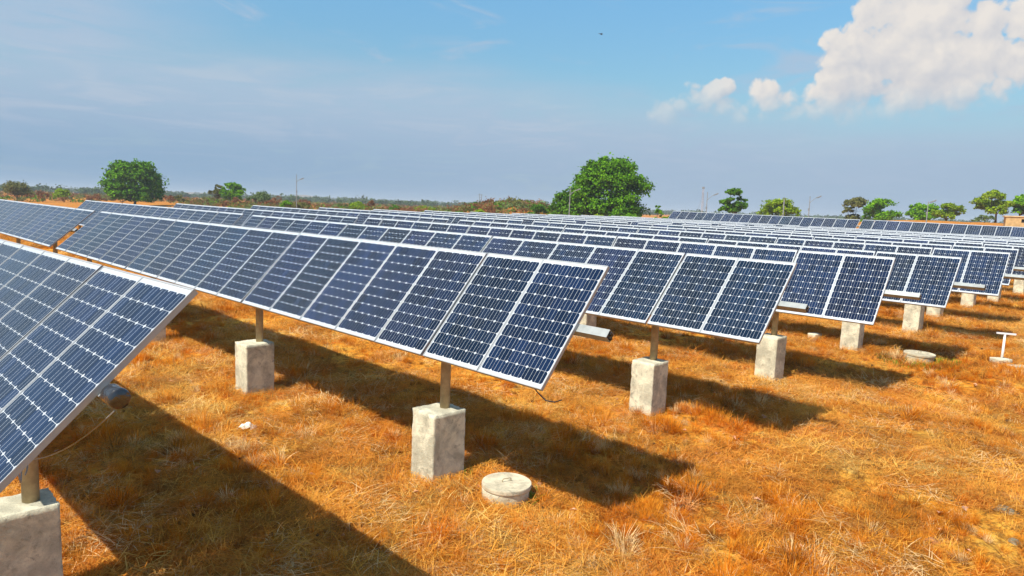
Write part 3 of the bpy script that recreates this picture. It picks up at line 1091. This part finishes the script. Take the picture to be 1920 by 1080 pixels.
def tree(name, x, y, h, w, label, cat, mat, style, seed, n=3200, leaf=.42, group=None):
    g = random.Random(seed)
    root = tag(empty(name, (x, y, gz(x, y) - .05), (0, 0, 0)), label, cat, group)
    lobes = []
    hw = w / 2
    trunk_h = {'round': .14, 'umbrella': .22, 'loose': .3, 'shrub': .05, 'upright': .2, 'bare': .2, 'sapling': .45}[style] * h
    if style == 'round':
        lobes.append((0, 0, h * .56, hw * .80, hw * .80, h * .40))
        for k in range(9):
            a = 2 * math.pi * k / 9 + g.uniform(-.2, .2)
            s = hw * g.uniform(.30, .40)
            lobes.append((hw * .60 * math.cos(a), hw * .60 * math.sin(a), max(h * .22, s * .75), s, s, s * .8))
        for k in range(11):
            a = 2 * math.pi * k / 11 + g.uniform(-.2, .2)
            zz = g.choice([.30, .42, .55, .66])
            rr = hw * (.70 if zz < .6 else .48)
            s = hw * g.uniform(.30, .42)
            lobes.append((rr * math.cos(a), rr * math.sin(a), h * zz, s, s, s * .85))
        for zz, fr, cnt in ((.62, .60, 9), (.80, .42, 6)):
            for k in range(cnt):
                a = 2 * math.pi * (k + .5) / cnt + g.uniform(-.2, .2)
                s = hw * g.uniform(.30, .40)
                lobes.append((hw * fr * math.cos(a), hw * fr * math.sin(a), min(h * zz, h - s * .75), s, s, s * .85))
        for k in range(4):
            s = hw * g.uniform(.26, .36)
            lobes.append((g.uniform(-.3, .3) * hw, g.uniform(-.3, .3) * hw, h - s * .85, s, s, s * .8))
    elif style == 'umbrella':
        for k in range(9):
            a = 2 * math.pi * k / 9 + g.uniform(-.3, .3)
            rr = hw * g.uniform(.25, .68)
            s = hw * g.uniform(.26, .40)
            lobes.append((rr * math.cos(a), rr * math.sin(a), h * g.uniform(.32, .68), s, s, h * .22))
        for k in range(4):
            s = hw * g.uniform(.3, .42)
            lobes.append((g.uniform(-.35, .35) * hw, g.uniform(-.35, .35) * hw, h * .82, s, s, h * .17))
    elif style in ('loose', 'sapling'):
        for k in range(12 if style == 'loose' else 6):
            a = g.uniform(0, 6.28)
            rr = hw * g.uniform(.1, .72)
            s = hw * g.uniform(.22, .36)
            zz = g.uniform(trunk_h / h + .05, .9) if rr < hw * .5 else g.uniform(.4, .72)
            lobes.append((rr * math.cos(a), rr * math.sin(a), h * zz, s, s, s * .7))
        lobes.append((0, 0, h * .88, hw * .26, hw * .26, h * .11))
    elif style == 'upright':
        for k in range(10):
            a = g.uniform(0, 6.28)
            rr = hw * g.uniform(.1, .55)
            s = hw * g.uniform(.3, .45)
            lobes.append((rr * math.cos(a), rr * math.sin(a), h * g.uniform(.25, .86), s, s, s * .9))
    else:
        for k in range(9):
            a = g.uniform(0, 6.28)
            rr = hw * g.uniform(.1, .7)
            s = hw * g.uniform(.24, .42)
            top = h * (.92 - .42 * (rr / hw)) * g.uniform(.8, 1.05)
            lobes.append((rr * math.cos(a), rr * math.sin(a), max(.12 * h, top - s * .5 - .05 * h), s, s, min(s, top * .45)))
    V = leaf_cloud(lobes, n, leaf, seed, spread=.24 if style in ('shrub', 'bare') else .2, per=34)
    V[..., 2] = np.maximum(V[..., 2], .02)
    mesh_obj('crown', np_quads('crown', V, [LEAF[mat]]), root)
    mb = MB()
    tr = max(.05, w * .022) * (1.0 if style in ('round', 'loose', 'umbrella') else .6)
    j = Vector((g.uniform(-.05, .05) * w, g.uniform(-.05, .05) * w, trunk_h))
    mb.tube([(0, 0, -.3), (j.x * .4, j.y * .4, trunk_h * .5), j], [tr * 1.5, tr * 1.05, tr * .9], 8, cap=False)
    tips = [(l[0], l[1], l[2] + (.1 if style != 'shrub' else 0)) for l in lobes[:12]]
    twigs(mb, j, tips, tr * .55, g, 2 if style != 'bare' else 7)
    mesh_obj('trunk', mb.mesh('trunk', [M_bark], smooth=True), root)
    return root


tree('broadleaf_tree', -92.1, 166.2, 11.0, 13.0, 'large dense green tree with broad rounded crown beyond the first rows', 'tree', 'deep', 'round', 11, 17000, .62)
tree('broadleaf_tree', 15.8, 116.8, 11.4, 12.9, 'biggest round dark green tree standing behind the middle of the array', 'tree', 'deep', 'round', 12, 32000, .46)
tree('thin_tree', -79.3, 183.6, 5.7, 6.4, 'grey brown thin tree leaning on a greener tree', 'tree', 'olive', 'loose', 13, 3000, .40)
tree('small_tree', -74.1, 180.4, 6.3, 7.4, 'small rounded green tree with visible trunk next to a thin grey tree', 'tree', 'green', 'umbrella', 14, 5200, .45)
tree('grey_bush', -69.2, 187.6, 4.7, 7.2, 'grey green feathery bush near the hooked lamp', 'bush', 'grey', 'shrub', 15, 4400, .40)
tree('olive_bush', -135.1, 186.1, 5.2, 10.8, 'tall olive and brown bush by the picture edge', 'bush', 'olive', 'shrub', 16, 5600, .45)
tree('green_bush', -123.6, 188.0, 4.0, 5.0, 'round bright green bush behind the orange strip', 'bush', 'lime', 'shrub', 17, 3200, .40)
tree('bare_tree', -34.7, 166.4, 3.6, 2.8, 'small bare brown tree between green bushes', 'tree', 'brown', 'bare', 18, 1000, .25)
tree('green_bush', -37.8, 165.8, 2.7, 5.9, 'yellow green bush just beside the bare brown tree', 'bush', 'lime', 'shrub', 19, 3000, .36)
tree('green_bush', -29.3, 167.5, 2.2, 3.9, 'low dark green bush past the bare brown tree', 'bush', 'dark', 'shrub', 20, 1800, .34)
tree('green_bush', -20.8, 158.6, 2.2, 7.4, 'wide yellow green bush in the middle of the horizon scrub', 'bush', 'lime', 'shrub', 21, 3800, .36)
tree('green_bush', -5.1, 99.9, 2.5, 2.3, 'small bright bush at the foot of the distant power poles', 'bush', 'lime', 'shrub', 22, 1400, .26)
tree('yellow_bush', -45.0, 143.1, 2.4, 6.6, 'thin yellowish scrub bush at the foot of the hooked lamp', 'bush', 'olive', 'shrub', 23, 2600, .34)
tree('green_bush', -47.0, 142.4, 2.6, 2.8, 'small green bush just before the hooked lamp', 'bush', 'green', 'shrub', 24, 1600, .32)
tree('dark_shrub', 9.3, 119.6, 5.3, 8.2, 'dense dark shrub at the foot of the biggest tree', 'shrub', 'dark', 'upright', 25, 8400, .45)
tree('dark_shrub', 4.3, 129.9, 3.0, 4.2, 'dark green shrub on the flank of the orange mound', 'shrub', 'dark', 'shrub', 26, 3000, .36)
tree('sapling', 21.3, 102.8, 3.6, 2.6, 'lone sapling with a few leaf clumps past the biggest tree', 'sapling', 'green', 'sapling', 27, 760, .30)
tree('green_bush', 23.8, 105.3, 2.8, 2.8, 'green bush hidden behind the corner of the raised table', 'bush', 'green', 'shrub', 28, 1800, .30)
tree('green_bush', 13.2, 108.0, 2.2, 4.6, 'lime green bush in front of the biggest tree trunk', 'bush', 'lime', 'shrub', 48, 2400, .28)
tree('green_bush', 18.6, 110.0, 2.3, 4.8, 'mid green bush under the shaded side of the biggest tree', 'bush', 'green', 'shrub', 49, 2400, .28)
tree('leafy_tree', 39.6, 123.8, 7.4, 6.6, 'dark green uneven tree rising near the pale mast', 'tree', 'dark', 'loose', 29, 7600, .42)
tree('round_tree', 49.9, 130.8, 6.0, 7.6, 'round bright green tree behind a bare pale pole', 'tree', 'lime', 'round', 30, 7000, .42)
tree('green_bush', 50.7, 119.7, 2.6, 3.8, 'scrappy little bush under a street lamp on the bank', 'bush', 'grey', 'shrub', 31, 1400, .30)
tree('thin_tree', 72.7, 148.1, 7.8, 6.0, 'grey olive upright tree over yellow green undergrowth', 'tree', 'olive', 'upright', 32, 5600, .44)
tree('umbrella_tree', 75.0, 141.3, 6.4, 9.2, 'flat topped open green tree with bare lower branches', 'tree', 'green', 'umbrella', 33, 6000, .44)
tree('umbrella_tree', 84.0, 142.0, 4.8, 7.8, 'darker of two joined flat green trees', 'tree', 'green', 'umbrella', 34, 5200, .44)
tree('umbrella_tree', 85.1, 135.5, 4.4, 6.6, 'brighter of two joined flat green trees', 'tree', 'lime', 'umbrella', 35, 4800, .42)
tree('leafy_tree', 85.9, 123.0, 5.6, 7.4, 'tall light green tree with loose branches behind the tan hut', 'tree', 'lime', 'loose', 36, 6000, .42)
tree('leafy_tree', 94.4, 129.2, 5.8, 6.4, 'deep green tree partly behind a light green tree at the edge', 'tree', 'green', 'loose', 37, 6000, .42)
tree('bare_bush', 78.9, 115.6, 1.9, 3.6, 'pale leafless bush beside the light green tree', 'bush', 'grey', 'bare', 38, 840, .26)

# brown scrub beyond the orange strip: alike bushes, each its own thing
gscr = random.Random(3)
SCRUB = [(-128, 186, 7.5, 3.3), (-116, 189, 8, 2.8), (-110, 192, 9, 3.1), (-103, 196, 7, 3.5), (-97, 193, 6, 3.0), (-84, 190, 8, 2.9), (-64, 186, 9, 3.2), (-58, 190, 7, 2.7),
         (-87, 178, 5, 2.6), (-71, 176, 6, 2.4), (-53, 160, 6, 2.1), (-41, 165, 6, 1.9), (-26, 172, 7, 1.9), (-14, 170, 6, 1.7), (-9, 165, 5, 1.6)]
for i, (x, y, w, h) in enumerate(SCRUB):
    tree('scrub_bush', x, y, h, w, 'low brown scrub bush in the dry strip at the horizon', 'bush', ['brown', 'brown', 'olive'][i % 3], 'shrub', 100 + i, 800, .36, group='brown scrub bushes along the horizon')
# bushes on the mound
for i, (dx, dy, h, w) in enumerate(((-8.6, -2, 1.7, 2.4), (-5.3, -1, 2.0, 1.9), (-2.6, 0, 1.5, 2.6), (3.8, -1, 1.2, 2.2), (-11, -5, 1.4, 3.0), (7.5, -3, 1.3, 2.4))):
    tree('mound_bush', MOUND[0] + dx, MOUND[1] + dy, h, w, 'small bush growing on the crest of the orange mound', 'bush', ['dark', 'grey', 'olive'][i % 3], 'shrub', 140 + i, 500, .28, group='bushes on the orange mound')

# far woods: one mass nobody could count
g = np.random.default_rng(77)
lob = []
for i in range(1500):
    a = math.radians(g.uniform(-52, 52))
    D = 520 * (2800 / 520) ** g.random() ** .8
    if a > math.radians(4) and D < 700:
        continue
    x, y = D * math.sin(a), D * math.cos(a)
    s = g.uniform(1.6, 3.6) * (1 + D / 1500)
    lob.append((x, y, gz(x, y) + s * .35, s * g.uniform(1, 2.2), s * g.uniform(1, 2), s * .8))
V = []
for l in lob:
    D = math.hypot(l[0], l[1])
    V.append(leaf_cloud([l], 110, .9 + D / 480, int(g.integers(1e9)), per=11, spread=.3))
tag(mesh_obj('far_woods', np_quads('far_woods', np.concatenate(V), [LEAF['far']])), kind='stuff')

# low dry scrub covering the plain behind the field
g = np.random.default_rng(78)
V, MI = [], []
mats_s = [LEAF['brown'], LEAF['olive'], LEAF['dark'], LEAF['grey']]
for i in range(1640):
    a = math.radians(g.uniform(-48, 9))
    D = 128 * (520 / 128) ** g.random() ** 1.0
    x, y = D * math.sin(a), D * math.cos(a)
    if i >= 1500:                       # thicker on the mound
        x, y = MOUND[0] + g.normal() * 9, MOUND[1] - 6 + g.normal() * 8
        D, a = 200.0, 0.0
    rr, nn = (x - OX) * RX + (y - OY) * RY, (x - OX) * NX + (y - OY) * NY
    if -10 < rr < 66 and nn < 64:
        continue
    if a < math.radians(-26) and D < 215:
        continue
    if D < 150 and g.random() < .5:
        continue
    s = g.uniform(.6, 1.5)
    q = leaf_cloud([(x, y, gz(x, y) + s * .3, s * g.uniform(.9, 2), s * g.uniform(.9, 2), s * g.uniform(.6, 1))], 90, .30 + D / 1400, int(g.integers(1e9)), per=10, spread=.3)
    V.append(q)
    MI += [int(g.choice([0, 0, 0, 1, 1, 2, 3]))] * len(q)
tag(mesh_obj('low_scrub', np_quads('low_scrub', np.concatenate(V), mats_s, MI)), kind='stuff')

# distant low hills
M_hill = mat_plain('far_hill', (.22, .15, .07), .95, .1, var=.35, scale=.012)
def hill(x, y, w, d, h, seed):
    n = 40
    mb = MB()
    P = {}
    for i in range(n + 1):
        for j in range(13):
            u, v = i / n * 2 - 1, j / 12 * 2 - 1
            k = max(0, 1 - u * u) ** 1.3 * max(0, 1 - v * v)
            zz = h * k * (.75 + .5 * mnoise.noise(Vector((u * 3 + seed, v * 2, 0)))) - 1.5
            P[i, j] = (u * w, v * d, zz)
    for i in range(n):
        for j in range(12):
            mb.quad([P[i, j], P[i + 1, j], P[i + 1, j + 1], P[i, j + 1]])
    o = mesh_obj('hill', mb.mesh('hill', [M_hill], smooth=True), None, (x, y, 0))
    tag(o, kind='structure')


hill(-800, 2750, 300, 200, 25, 1.0)
hill(-1500, 2600, 900, 300, 22, 2.0)
hill(300, 3300, 1500, 300, 18, 3.0)

# ------------------------------------------------------------------ dry grass (uncountable)
def blade(p, d, L, wd, bend, up):
    """two quads bent along direction d"""
    side = np.cross(d, [0, 0, 1.0])
    ns = np.linalg.norm(side)
    side = side / ns if ns > 1e-6 else np.array([1.0, 0, 0])
    p0 = p
    p1 = p + d * L * .5 + np.array([0, 0, up * L * .10])
    p2 = p + d * L + np.array([0, 0, -bend * L])
    w0, w1, w2 = side * wd * .5, side * wd * .42, side * wd * .12
    return [[p0 - w0, p0 + w0, p1 + w1, p1 - w1], [p1 - w1, p1 + w1, p2 + w2, p2 - w2]]


protos = bpy.data.collections.new('grass_kinds')


def make_proto(kind, seed):
    g = np.random.default_rng(seed)
    Q = []
    if kind == 'mat':
        main = g.uniform(0, 6.28)
        for _ in range(60):
            a = main + g.normal() * .9
            rr = .26 * math.sqrt(g.random())
            w = g.uniform(0, 6.28)
            p = np.array([rr * math.cos(w), rr * math.sin(w), g.uniform(.0, .05)])
            tilt = g.uniform(-.05, .32)
            d = np.array([math.cos(a) * math.cos(tilt), math.sin(a) * math.cos(tilt), math.sin(tilt)])
            Q += blade(p, d, g.uniform(.07, .27), g.uniform(.0028, .0060), g.uniform(0, .15), g.uniform(-.2, .4))
    elif kind == 'tuft':
        for _ in range(90):
            a = g.uniform(0, 6.28)
            rr = .055 * math.sqrt(g.random())
            p = np.array([rr * math.cos(a), rr * math.sin(a), -.01])
            tilt = g.uniform(.45, 1.45)
            a2 = a + g.normal() * .5
            d = np.array([math.cos(a2) * math.cos(tilt), math.sin(a2) * math.cos(tilt), math.sin(tilt)])
            Q += blade(p, d, g.uniform(.09, .24), g.uniform(.003, .006), g.uniform(0, .35), .4)
    else:
        for _ in range(56):
            a = g.uniform(0, 6.28)
            rr = .14 * math.sqrt(g.random())
            w = g.uniform(0, 6.28)
            p = np.array([rr * math.cos(w), rr * math.sin(w), -.01])
            tilt = g.uniform(.15, 1.1)
            d = np.array([math.cos(a) * math.cos(tilt), math.sin(a) * math.cos(tilt), math.sin(tilt)])
            Q += blade(p, d, g.uniform(.06, .18), g.uniform(.003, .006), g.uniform(0, .3), .3)
    me_ = np_quads('grass_' + kind, np.array(Q), [M_tuft if kind == 'tuft' else M_straw])
    o = bpy.data.objects.new(f'{"amn"[["mat","tuft","mid"].index(kind)]}_grass_{kind}', me_)
    protos.objects.link(o)


for s in range(4):
    make_proto('mat', 200 + s)
for s in range(3):
    make_proto('tuft', 300 + s)
for s in range(3):
    make_proto('mid', 400 + s)
# collection order is by name: a_ mats 0-3, m_ tufts 4-6, n_ mids 7-9

PEDS = []
for i, row in ROWS.items():
    for pr in POSTS:
        PEDS.append(W(row[0] + pr, row[1] - .07))
PEDS = np.array(PEDS)


def scatter(n_try, dmin, dmax, dens_pow, seed):
    g = np.random.default_rng(seed)
    u = g.random(n_try)
    k = 2 - dens_pow
    D = (dmin ** k + u * (dmax ** k - dmin ** k)) ** (1 / k)
    a = np.radians(g.uniform(-50, 50, n_try))
    return D * np.sin(a), D * np.cos(a), D, g


def ok(x, y):
    keep = np.ones(len(x), bool)
    for (px, py) in PEDS[:24]:
        keep &= ~((np.abs((x - px) * RX + (y - py) * RY) < .33) & (np.abs((x - px) * NX + (y - py) * NY) < .36))
    for (px, py, q) in ((.012, 8.33, .37), (10.4, 17.1, .4)):
        keep &= (x - px) ** 2 + (y - py) ** 2 > q * q
    return keep


def local_bump(x, y):
    D = np.hypot(x, y)
    return (.075 * (vnoise(x / .9, y / .9, 1) - .5) + .055 * (vnoise(x / .33, y / .33, 2) - .5) + .03 * (vnoise(x / .13, y / .13, 3) - .5)) * (1 - sm(25, 90, D))


PX, PY, PR, PS, PI = [], [], [], [], []


def add(x, y, idx, scl, rot):
    PX.append(x); PY.append(y); PI.append(idx); PS.append(scl); PR.append(rot)


# matted straw everywhere
x, y, D, g = scatter(46000, 3.4, 62, 1.0, 1)
k = ok(x, y) & (.6 * vnoise(x / 1.9, y / 1.9, 11) + .4 * vnoise(x / .6, y / .6, 21) + .3 * g.random(len(x)) > .61)
x, y, D = x[k], y[k], D[k]
flow = vnoise(x / 2.5, y / 2.5, 12) * 9
add(x, y, g.integers(0, 4, len(x)), g.uniform(.75, 1.3, len(x)) * (1 + D / 40), np.stack([g.normal(0, .10, len(x)), g.normal(0, .10, len(x)), flow + g.normal(0, .7, len(x))], -1))
# short standing stubble
x, y, D, g = scatter(30000, 3.4, 62, 1.0, 2)
k = ok(x, y) & (vnoise(x / 1.1, y / 1.1, 13) + .4 * g.random(len(x)) > .55)
x, y, D = x[k], y[k], D[k]
add(x, y, g.integers(7, 10, len(x)), g.uniform(.6, 1.15, len(x)) * (1 + D / 45), np.stack([g.normal(0, .1, len(x)), g.normal(0, .1, len(x)), g.uniform(0, 6.28, len(x))], -1))
# rusty tufts in tight clumps, a few of them tall
g = np.random.default_rng(3)
cx, cy, cD, g = scatter(3600, 3.4, 60, 1.0, 3)
k = vnoise(cx / 2.2, cy / 2.2, 14) + .5 * g.random(len(cx)) > .62
cx, cy = cx[k], cy[k]
rep_n = g.integers(3, 15, len(cx))
ci_ = np.repeat(np.arange(len(cx)), rep_n)
size = g.uniform(.05, .26, len(cx))[ci_]
x = cx[ci_] + g.normal(size=len(ci_)) * size
y = cy[ci_] + g.normal(size=len(ci_)) * size
k = ok(x, y)
x, y, ci_ = x[k], y[k], ci_[k]
D = np.hypot(x, y)
tall = np.where(g.random(len(cx)) < .12, 1.25, .8)[ci_]
add(x, y, g.integers(4, 7, len(x)), g.uniform(.55, 1.15, len(x)) * tall * (1 + D / 70), np.stack([g.normal(0, .18, len(x)), g.normal(0, .18, len(x)), g.uniform(0, 6.28, len(x))], -1))
# single tufts
x, y, D, g = scatter(7000, 3.4, 70, 1.0, 4)
k = ok(x, y)
x, y, D = x[k], y[k], D[k]
add(x, y, g.integers(4, 7, len(x)), g.uniform(.3, .7, len(x)) * (1 + D / 70), np.stack([g.normal(0, .15, len(x)), g.normal(0, .15, len(x)), g.uniform(0, 6.28, len(x))], -1))

GPX, GPY = np.concatenate(PX), np.concatenate(PY)
GPZ = ground_z(GPX, GPY) + local_bump(GPX, GPY)
me = bpy.data.meshes.new('dry_grass')
me.vertices.add(len(GPX))
me.vertices.foreach_set('co', np.stack([GPX, GPY, GPZ], -1).reshape(-1).astype(np.float32))
a = me.attributes.new('rot', 'FLOAT_VECTOR', 'POINT'); a.data.foreach_set('vector', np.concatenate(PR).reshape(-1).astype(np.float32))
a = me.attributes.new('scl', 'FLOAT', 'POINT'); a.data.foreach_set('value', np.concatenate(PS).astype(np.float32))
a = me.attributes.new('idx', 'INT', 'POINT'); a.data.foreach_set('value', np.concatenate(PI).astype(np.int32))
me.update()
grass = tag(mesh_obj('dry_grass', me), kind='stuff')
ng = bpy.data.node_groups.new('grass_scatter', 'GeometryNodeTree')
ng.interface.new_socket('Geometry', in_out='INPUT', socket_type='NodeSocketGeometry')
ng.interface.new_socket('Geometry', in_out='OUTPUT', socket_type='NodeSocketGeometry')
gi, go = ng.nodes.new('NodeGroupInput'), ng.nodes.new('NodeGroupOutput')
ci = ng.nodes.new('GeometryNodeCollectionInfo')
ci.inputs['Collection'].default_value = protos
ci.inputs['Separate Children'].default_value = True
ci.inputs['Reset Children'].default_value = True
ip = ng.nodes.new('GeometryNodeInstanceOnPoints')
ip.inputs['Pick Instance'].default_value = True


def named(nm, ty):
    n_ = ng.nodes.new('GeometryNodeInputNamedAttribute')
    n_.data_type = ty
    n_.inputs['Name'].default_value = nm
    return n_.outputs['Attribute']


ng.links.new(gi.outputs[0], ip.inputs['Points'])
ng.links.new(ci.outputs[0], ip.inputs['Instance'])
ng.links.new(named('idx', 'INT'), ip.inputs['Instance Index'])
e2r = ng.nodes.new('FunctionNodeEulerToRotation')
ng.links.new(named('rot', 'FLOAT_VECTOR'), e2r.inputs[0])
ng.links.new(e2r.outputs[0], ip.inputs['Rotation'])
ng.links.new(named('scl', 'FLOAT'), ip.inputs['Scale'])
ng.links.new(ip.outputs[0], go.inputs[0])
md = grass.modifiers.new('scatter', 'NODES')
md.node_group = ng

# green weeds round the far manhole and under the near pedestal
def weeds(name, cx, cy, rad_, n, seed, inner):
    g = np.random.default_rng(seed)
    Q = []
    for _ in range(n):
        w = g.uniform(0, 6.28)
        rr = inner + (rad_ - inner) * g.random() ** 1.5
        x, y = cx + rr * math.cos(w), cy + rr * math.sin(w)
        p = np.array([x, y, gz(x, y)])
        a, t = g.uniform(0, 6.28), g.uniform(.3, 1.3)
        d = np.array([math.cos(a) * math.cos(t), math.sin(a) * math.cos(t), math.sin(t)])
        Q += blade(p, d, g.uniform(.06, .18), g.uniform(.008, .02), .2, .3)
    tag(mesh_obj(name, np_quads(name, np.array(Q), [LEAF['weed']])), kind='stuff')


weeds('green_weeds', 10.4, 16.95, 1.0, 1300, 5, .36)
weeds('green_weeds', -.52, 8.95, .28, 90, 6, .0)
weeds('green_weeds', .36, 8.30, .22, 60, 8, .05)

# small dark clods of soil
g = np.random.default_rng(33)
Q = []
for _ in range(520):
    D = 3.8 + 20 * g.random() ** 1.2
    a = math.radians(g.uniform(-46, 46))
    x, y = D * math.sin(a), D * math.cos(a)
    r_ = g.uniform(.008, .03)
    c = np.array([x, y, gz(x, y) + float(local_bump(np.array([x]), np.array([y]))[0]) + r_ * .6 + .02])
    k = [c + np.array([math.cos(w), math.sin(w), 0]) * r_ * g.uniform(.7, 1.5) for w in (0, 1.57, 3.14, 4.71)]
    up, dn = c + np.array([0, 0, r_]), c - np.array([0, 0, r_])
    for q in range(4):
        Q.append([k[q], k[(q + 1) % 4], up, up])
        Q[-1] = [k[q], k[(q + 1) % 4], (k[(q + 1) % 4] + up) / 2 + np.array([0, 0, r_ * .2]), up]
        Q.append([k[(q + 1) % 4], k[q], (k[q] + dn) / 2, dn])
M_clod = mat_plain('dark_clod', (.085, .045, .02), .95, .1, var=.4, scale=9)
tag(mesh_obj('soil_clods', np_quads('soil_clods', np.array(Q), [M_clod])), kind='stuff')

# dry fallen leaves
g = np.random.default_rng(31)
Q = []
for _ in range(170):
    D = 3.8 + 16 * g.random() ** 1.2
    a = math.radians(g.uniform(-45, 45))
    x, y = D * math.sin(a), D * math.cos(a)
    z = gz(x, y) + float(local_bump(np.array([x]), np.array([y]))[0]) + .05
    L, wd, w = g.uniform(.05, .13), g.uniform(.02, .045), g.uniform(0, 6.28)
    d = np.array([math.cos(w), math.sin(w), g.uniform(-.2, .4)]); s = np.array([-math.sin(w), math.cos(w), g.uniform(-.3, .3)])
    p = np.array([x, y, z])
    up = np.array([0, 0, .02])
    Q.append([p - d * L / 2, p - s * wd / 2 + up, p + up * .2, p - s * 0 + d * 0])
    Q[-1] = [p - d * L / 2, p - s * wd + up, p + d * L / 2, p + up * -.3]
    Q.append([p - d * L / 2, p + up * -.3, p + d * L / 2, p + s * wd + up])
M_dleaf = mat_plain('dead_leaf', (.62, .33, .20), .8, .2, var=.4, scale=3)
tag(mesh_obj('fallen_leaves', np_quads('fallen_leaves', np.array(Q), [M_dleaf])), kind='stuff')

# ------------------------------------------------------------------ haze
HAZE = True
if HAZE:
    mb = MB()
    mb.box((0, 0, 11.5), (14000, 14000, 29))
    mh = bpy.data.materials.new('haze')
    mh.use_nodes = True
    for nd in list(mh.node_tree.nodes):
        if nd.type != 'OUTPUT_MATERIAL':
            mh.node_tree.nodes.remove(nd)
    pv = mh.node_tree.nodes.new('ShaderNodeVolumePrincipled')
    pv.inputs['Color'].default_value = (.80, .87, .95, 1)
    pv.inputs['Density'].default_value = .00035
    mh.node_tree.links.new(pv.outputs[0], mh.node_tree.nodes['Material Output'].inputs['Volume'])
    tag(mesh_obj('haze', mb.mesh('haze', [mh])), kind='stuff')
